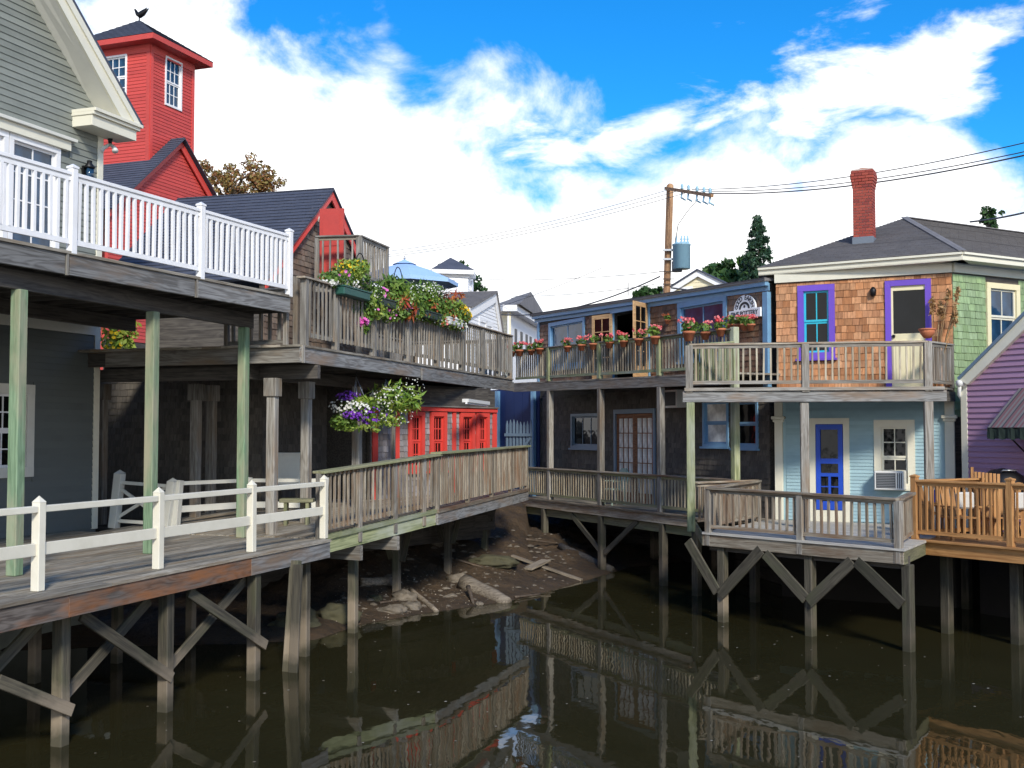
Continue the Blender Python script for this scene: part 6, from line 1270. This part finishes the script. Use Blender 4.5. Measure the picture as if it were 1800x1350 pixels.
prism('roof', [VL.P(-.5, zt_ + .36, .6), VR.P(-.5, zt_ + .36, .7), VR.P(VR.L, zt_ + .36, .6), VR.P(VR.L, zt_ + 1.6, -4), VL.P(-2, zt_ + 1.7, -3)], UP * .05, ROOFG, T); solid('wall', [VL.P(0.3, 0, -.3), flat(c0) + V((.02, .9, 0)), VR.P(VR.L, 0, -.3), flat(VL.P(0, 0)) + V((-1, 9, 0))], 1.5, zt_, CREAMH, T)
# cream gable behind the utility pole
ya = at(1224, 477, 60); YW = Wall(at(1150, 510, 61), at(1300, 510, 59)); T = thing('yellow_gable_house', flat(ya, 2), 'pale yellow gable end behind the utility pole', 'house'); qa_ = YW.hit(1228, 476); qe = YW.hit(1276, 500); s_ = (qa_[1] - qe[1]) / (qe[0] - qa_[0]); hw_ = 2.6
prism('wall', [YW.P(qa_[0] - hw_, 1.5), YW.P(qa_[0] + hw_, 1.5), YW.P(qa_[0] + hw_, qa_[1] - hw_ * s_), YW.P(*qa_), YW.P(qa_[0] - hw_, qa_[1] - hw_ * s_)], -YW.n * .15, CREAMH, T)
clapboards(YW, lambda z: (qa_[0] - min(hw_, (qa_[1] - z) / s_), qa_[0] + min(hw_, (qa_[1] - z) / s_)), 8, qa_[1] - .2, .2, [], CREAMH, T, False, .03)
for s in (-1, 1):
    p0, p1 = YW.P(qa_[0] + s * (hw_ + .2), qa_[1] - (hw_ + .2) * s_, .2), YW.P(*qa_, .2); prism('rake_board', [p0, p1, p1 - UP * .32, p0 - UP * .32], -YW.n * .08, WHITEH, T); prism('roof', [p0 + YW.n * .1, p1 + YW.n * .1, p1 - YW.n * 9, p0 - YW.n * 9], UP * .08, ROOFB, T)
window(YW, YW.rect(1196, 504, 1218, 530), T, WHITEH, WHITEH, GLASS, cas=.15, cols=2, rows=2, sash=2, sill=False)
# utility pole
pb, pt = at(1172, 515, 44), at(1178, 323, 44); pt.y = pb.y; P_ = [pb + (pb - pt) * (pb.z - 1.5) / (pt.z - pb.z), pb, lerp(pb, pt, .5), pt]; T = thing('utility_pole', flat(P_[0], 1.6), 'brown wooden utility pole with a blue transformer above the roofs', 'utility pole'); 
bar('pole', P_[0], pt, .26, .26, POLEW, T, V((0, 1, 0)), .07)
x0_, x1_ = at(1170, 331, 44.2), at(1252, 344, 39.5); bar('crossarm', x0_, x1_, .1, .12, POLEW, T)
for f in (.38, .52, .70, .84, .96):
    c = lerp(x0_, x1_, f); lathe('insulator', c + UP * .06, [(.03, 0), (.07, .04), (.04, .08), (.07, .12), (.03, .2)], TRANSF, T, 8); tube('cutout', [c - UP * .02, c + V((-.05, -.1, -.28)), c + V((.12, -.12, -.38))], [.045, .04, .03], TRANSF, T, 6)
tc0 = at(1198, 451, 43.6); tr = lathe('transformer', tc0 - UP * .5, [(.26, 0), (.34, .03), (.34, .92), (.36, .93), (.36, .98), (.2, 1.03)], TRANSF, T, 18)
for dx in (-.2, 0, .12, .24): lathe('bushing', tc0 + V((dx, 0, .5)), [(.05, 0), (.06, .05), (.03, .12), (.05, .16), (.02, .32)], TRANSF, tr, 8)
lathe('lower_can', at(1190, 471, 43.8) - UP * .15, [(.2, 0), (.2, .4)], LEADF, tr, 12)
for y in (440, 456): c = at(1176, y, 43.8); bar('bracket', c + V((-.25, -.05, 0)), c + V((.35, -.05, 0)), .12, .07, STEEL, T)
for y in (478, 491, 500): c = at(1172, y, 43.9); bar('step_bolt', c + V((-.3 if y == 478 else -.18, -.1, 0)), c + V((.3, -.1, 0)), .03, .03, BLACKM, T)
tube('jumper_wire', [lerp(x0_, x1_, .72) - UP * .2, at(1208, 372, 42), at(1192, 395, 43), at(1187, 426, 43.6)], .016, CABLE, T, 4)
def wire(label, a, b, sag, r=.012, grp='power lines crossing the sky', n=18):
    P = [lerp(a, b, i / (n - 1)) - UP * (sag * 4 * (i / (n - 1)) * (1 - i / (n - 1))) for i in range(n)]; tag(tube('power_line', P, r, CABLE, None, 4), label, 'power line', grp)
wire('highest wire running left from the utility pole to the small balcony', at(1174, 334, 44), at(560, 452, 62), .5); wire('middle wire running left from the utility pole', at(1190, 336, 43), at(560, 458, 62), .5); wire('lowest of the three wires running left from the utility pole', at(1206, 339, 42), at(560, 461, 61), .5)
wire('highest of the wires running right above the chimney', at(1216, 333, 41.8), at(1900, 227, 26), .35, .014); wire('middle wire running right behind the chimney top', at(1232, 336, 41), at(1900, 244, 26), .35, .014); wire('thick lowest wire running right behind the chimney top', at(1246, 340, 40), at(1900, 250, 26), .35, .02)
wire('level wire between the cupola and the utility pole', at(1160, 478, 44), at(780, 486, 66), .25); wire('drooping cable from the pole behind the blue fascia', at(1160, 486, 44), at(880, 553, 60), .5, .03); wire('thin wire over the cream house', at(1150, 500, 44), at(860, 519, 60), .2); wire('short dark cable at the right edge above the grey roof', at(1705, 390, 38), at(1900, 345, 30), .1, .03)
wire('service cable passing in front of the yellow gable', at(1180, 506, 43.5), at(1400, 478, 50), .4, .03); wire('pale thin wire below the clouds by the white gable', at(1060, 470, 60), at(860, 545, 64), .1, .014)
tag(bar('roof_aerial', at(1104, 520, 40), at(1104, 496, 40), .03, .03, CABLE, None), 'thin aerial rod sticking up behind the blue fascia', 'aerial')
# ---- floating specks on the water
vs, fs = [], []
for i in range(150):
    x, y = RNG.uniform(-5, 7), RNG.uniform(11, 25); s = RNG.uniform(.008, .022); a0 = RNG.uniform(0, 6.28); b_ = len(vs)
    if hgt(x, y) > -.02: continue
    for q in range(5): t = a0 + q * 1.257; vs.append((x + s * math.cos(t) * RNG.uniform(.6, 1.4), y + s * math.sin(t), .004))
    fs.append(tuple(b_ + q for q in range(5)))
tag(mobj('floating_leaves', mesh(vs, fs, SHELL), Matrix.Identity(4)), 'tiny leaves and specks floating on the harbour water', 'leaves', None, 'stuff')
# ---- unseen trees added behind the camera to darken reflections in the panes
C_, R_2 = [], []
for i in range(46): C_.append((RNG.uniform(-45, 40), RNG.uniform(-34, -26), RNG.uniform(2.5, 7.5))); R_2.append((2.6, 2.0, 2.4))
tag(mobj('added_reflection_trees', leafmesh(9000, C_, [(2.6, 2.0, 2.4)], .55, LEAFD, 1.5, .2), Matrix.Identity(4)), 'unseen trees added behind the camera to darken reflections in the panes', 'trees', None, 'stuff')
# ---- trees
def tree(label, base, trunk_top, crown, m, n, size, name='tree', r0=.2, bark=BARK, asp=1.7):
    T = thing(name, base, label, 'tree'); ps = [([base, lerp(base, trunk_top, .5), trunk_top], [r0, r0 * .8, r0 * .5])]; C, R = [], []
    for (c, r) in crown: ps.append(([trunk_top - UP * .4, lerp(trunk_top, c, .5) + UP * .2, c], [r0 * .4, r0 * .25, r0 * .1])); C.append(tup(c - base)); R.append((r, r, r * .75))
    mobj('trunk', tubemesh([([q - base for q in P], rr) for P, rr in ps], bark, 6), Matrix.Translation(base), T)
    # sub-clumps inside each lobe
    C2, R2 = [], []
    for c, r in zip(C, R):
        for _ in range(9):
            d = RNG.normal(size=3); d /= np.linalg.norm(d); C2.append(tuple(np.array(c) + d * np.array(r) * RNG.uniform(.35, .95))); R2.append(tuple(np.array(r) * RNG.uniform(.22, .42)))
    C2, R2 = np.array(C2), np.array(R2); per = max(4, n // len(C2)); meshes = []
    me = leafmesh(n, C2, R2[:1] * 0 + R2.mean(0), size, m, asp, .15, .1); mobj('crown', me, Matrix.Translation(base), T)
tree('russet leaved tree behind the dark shingle roof', flat(at(395, 500, 44), 1.6), at(398, 350, 44), [(at(372, 330, 44), 1.0), (at(400, 315, 44), 1.0), (at(432, 305, 44), 1.0), (at(452, 298, 44), .6), (at(475, 322, 44), .5), (at(455, 325, 44), .7), (at(352, 300, 44), .5), (at(410, 345, 44), 1.3), (at(440, 340, 44), .8)], LEAFR, 4200, .085, 'russet_tree')
tree('thin sparse tree behind the white cupola', flat(at(800, 520, 80), 1.6), at(800, 500, 80), [(at(772, 478, 80), .9), (at(812, 472, 80), .9), (at(832, 495, 78), .9), (at(836, 512, 78), .8), (at(790, 470, 80), .5)], LEAFD, 700, .24)
tree('bushy green tree behind the yellow gable', flat(at(1270, 520, 66), 1.6), at(1270, 505, 66), [(at(1262, 484, 66), 1.1), (at(1290, 480, 66), 1.1), (at(1275, 495, 66), 1.4), (at(1310, 490, 66), 1.3), (at(1330, 488, 66), 1.2)], LEAFD, 2200, .3)
tree('low green bush top behind the blue fascia', flat(at(1138, 530, 55), 1.6), at(1138, 525, 55), [(at(1125, 519, 55), .4), (at(1142, 516, 55), .5), (at(1158, 517, 55), .4)], LEAFD, 500, .22, 'bush')
tree('small tree tip showing above the ridge of the grey roof', flat(at(1740, 400, 42), 1.6), at(1740, 392, 42), [(at(1738, 372, 42), .32), (at(1734, 385, 42), .35), (at(1748, 382, 42), .35), (at(1742, 393, 42), .5)], LEAFD, 800, .09)
b_ = flat(at(1333, 500, 62), 1.6); tp = at(1334, 382, 62); T = thing('spruce_tree', b_, 'dark pointed spruce tree beside the grey hip roof', 'tree'); tube('trunk', [b_, tp - UP * .3], [.22, .03], BARK, T)
C, R = [], []
for i in range(44):
    f = i / 43; z = lerp(tp.z, tp.z - 7.5, f); rad = .12 + 1.75 * f ** .8
    for k_ in range(5 + int(12 * f)):
        a = RNG.uniform(0, 6.28); ln_ = rad * RNG.uniform(.65, 1.1)
        for s in (.45, .75, 1.0): C.append((math.cos(a) * ln_ * s, math.sin(a) * ln_ * s, z - b_.z - .28 * ln_ * s)); R.append((.13, .13, .08))
mobj('crown', leafmesh(20000, C, [(.2, .2, .11)], .09, NEEDLE, 2.6, .1, .3), Matrix.Translation(b_), T)
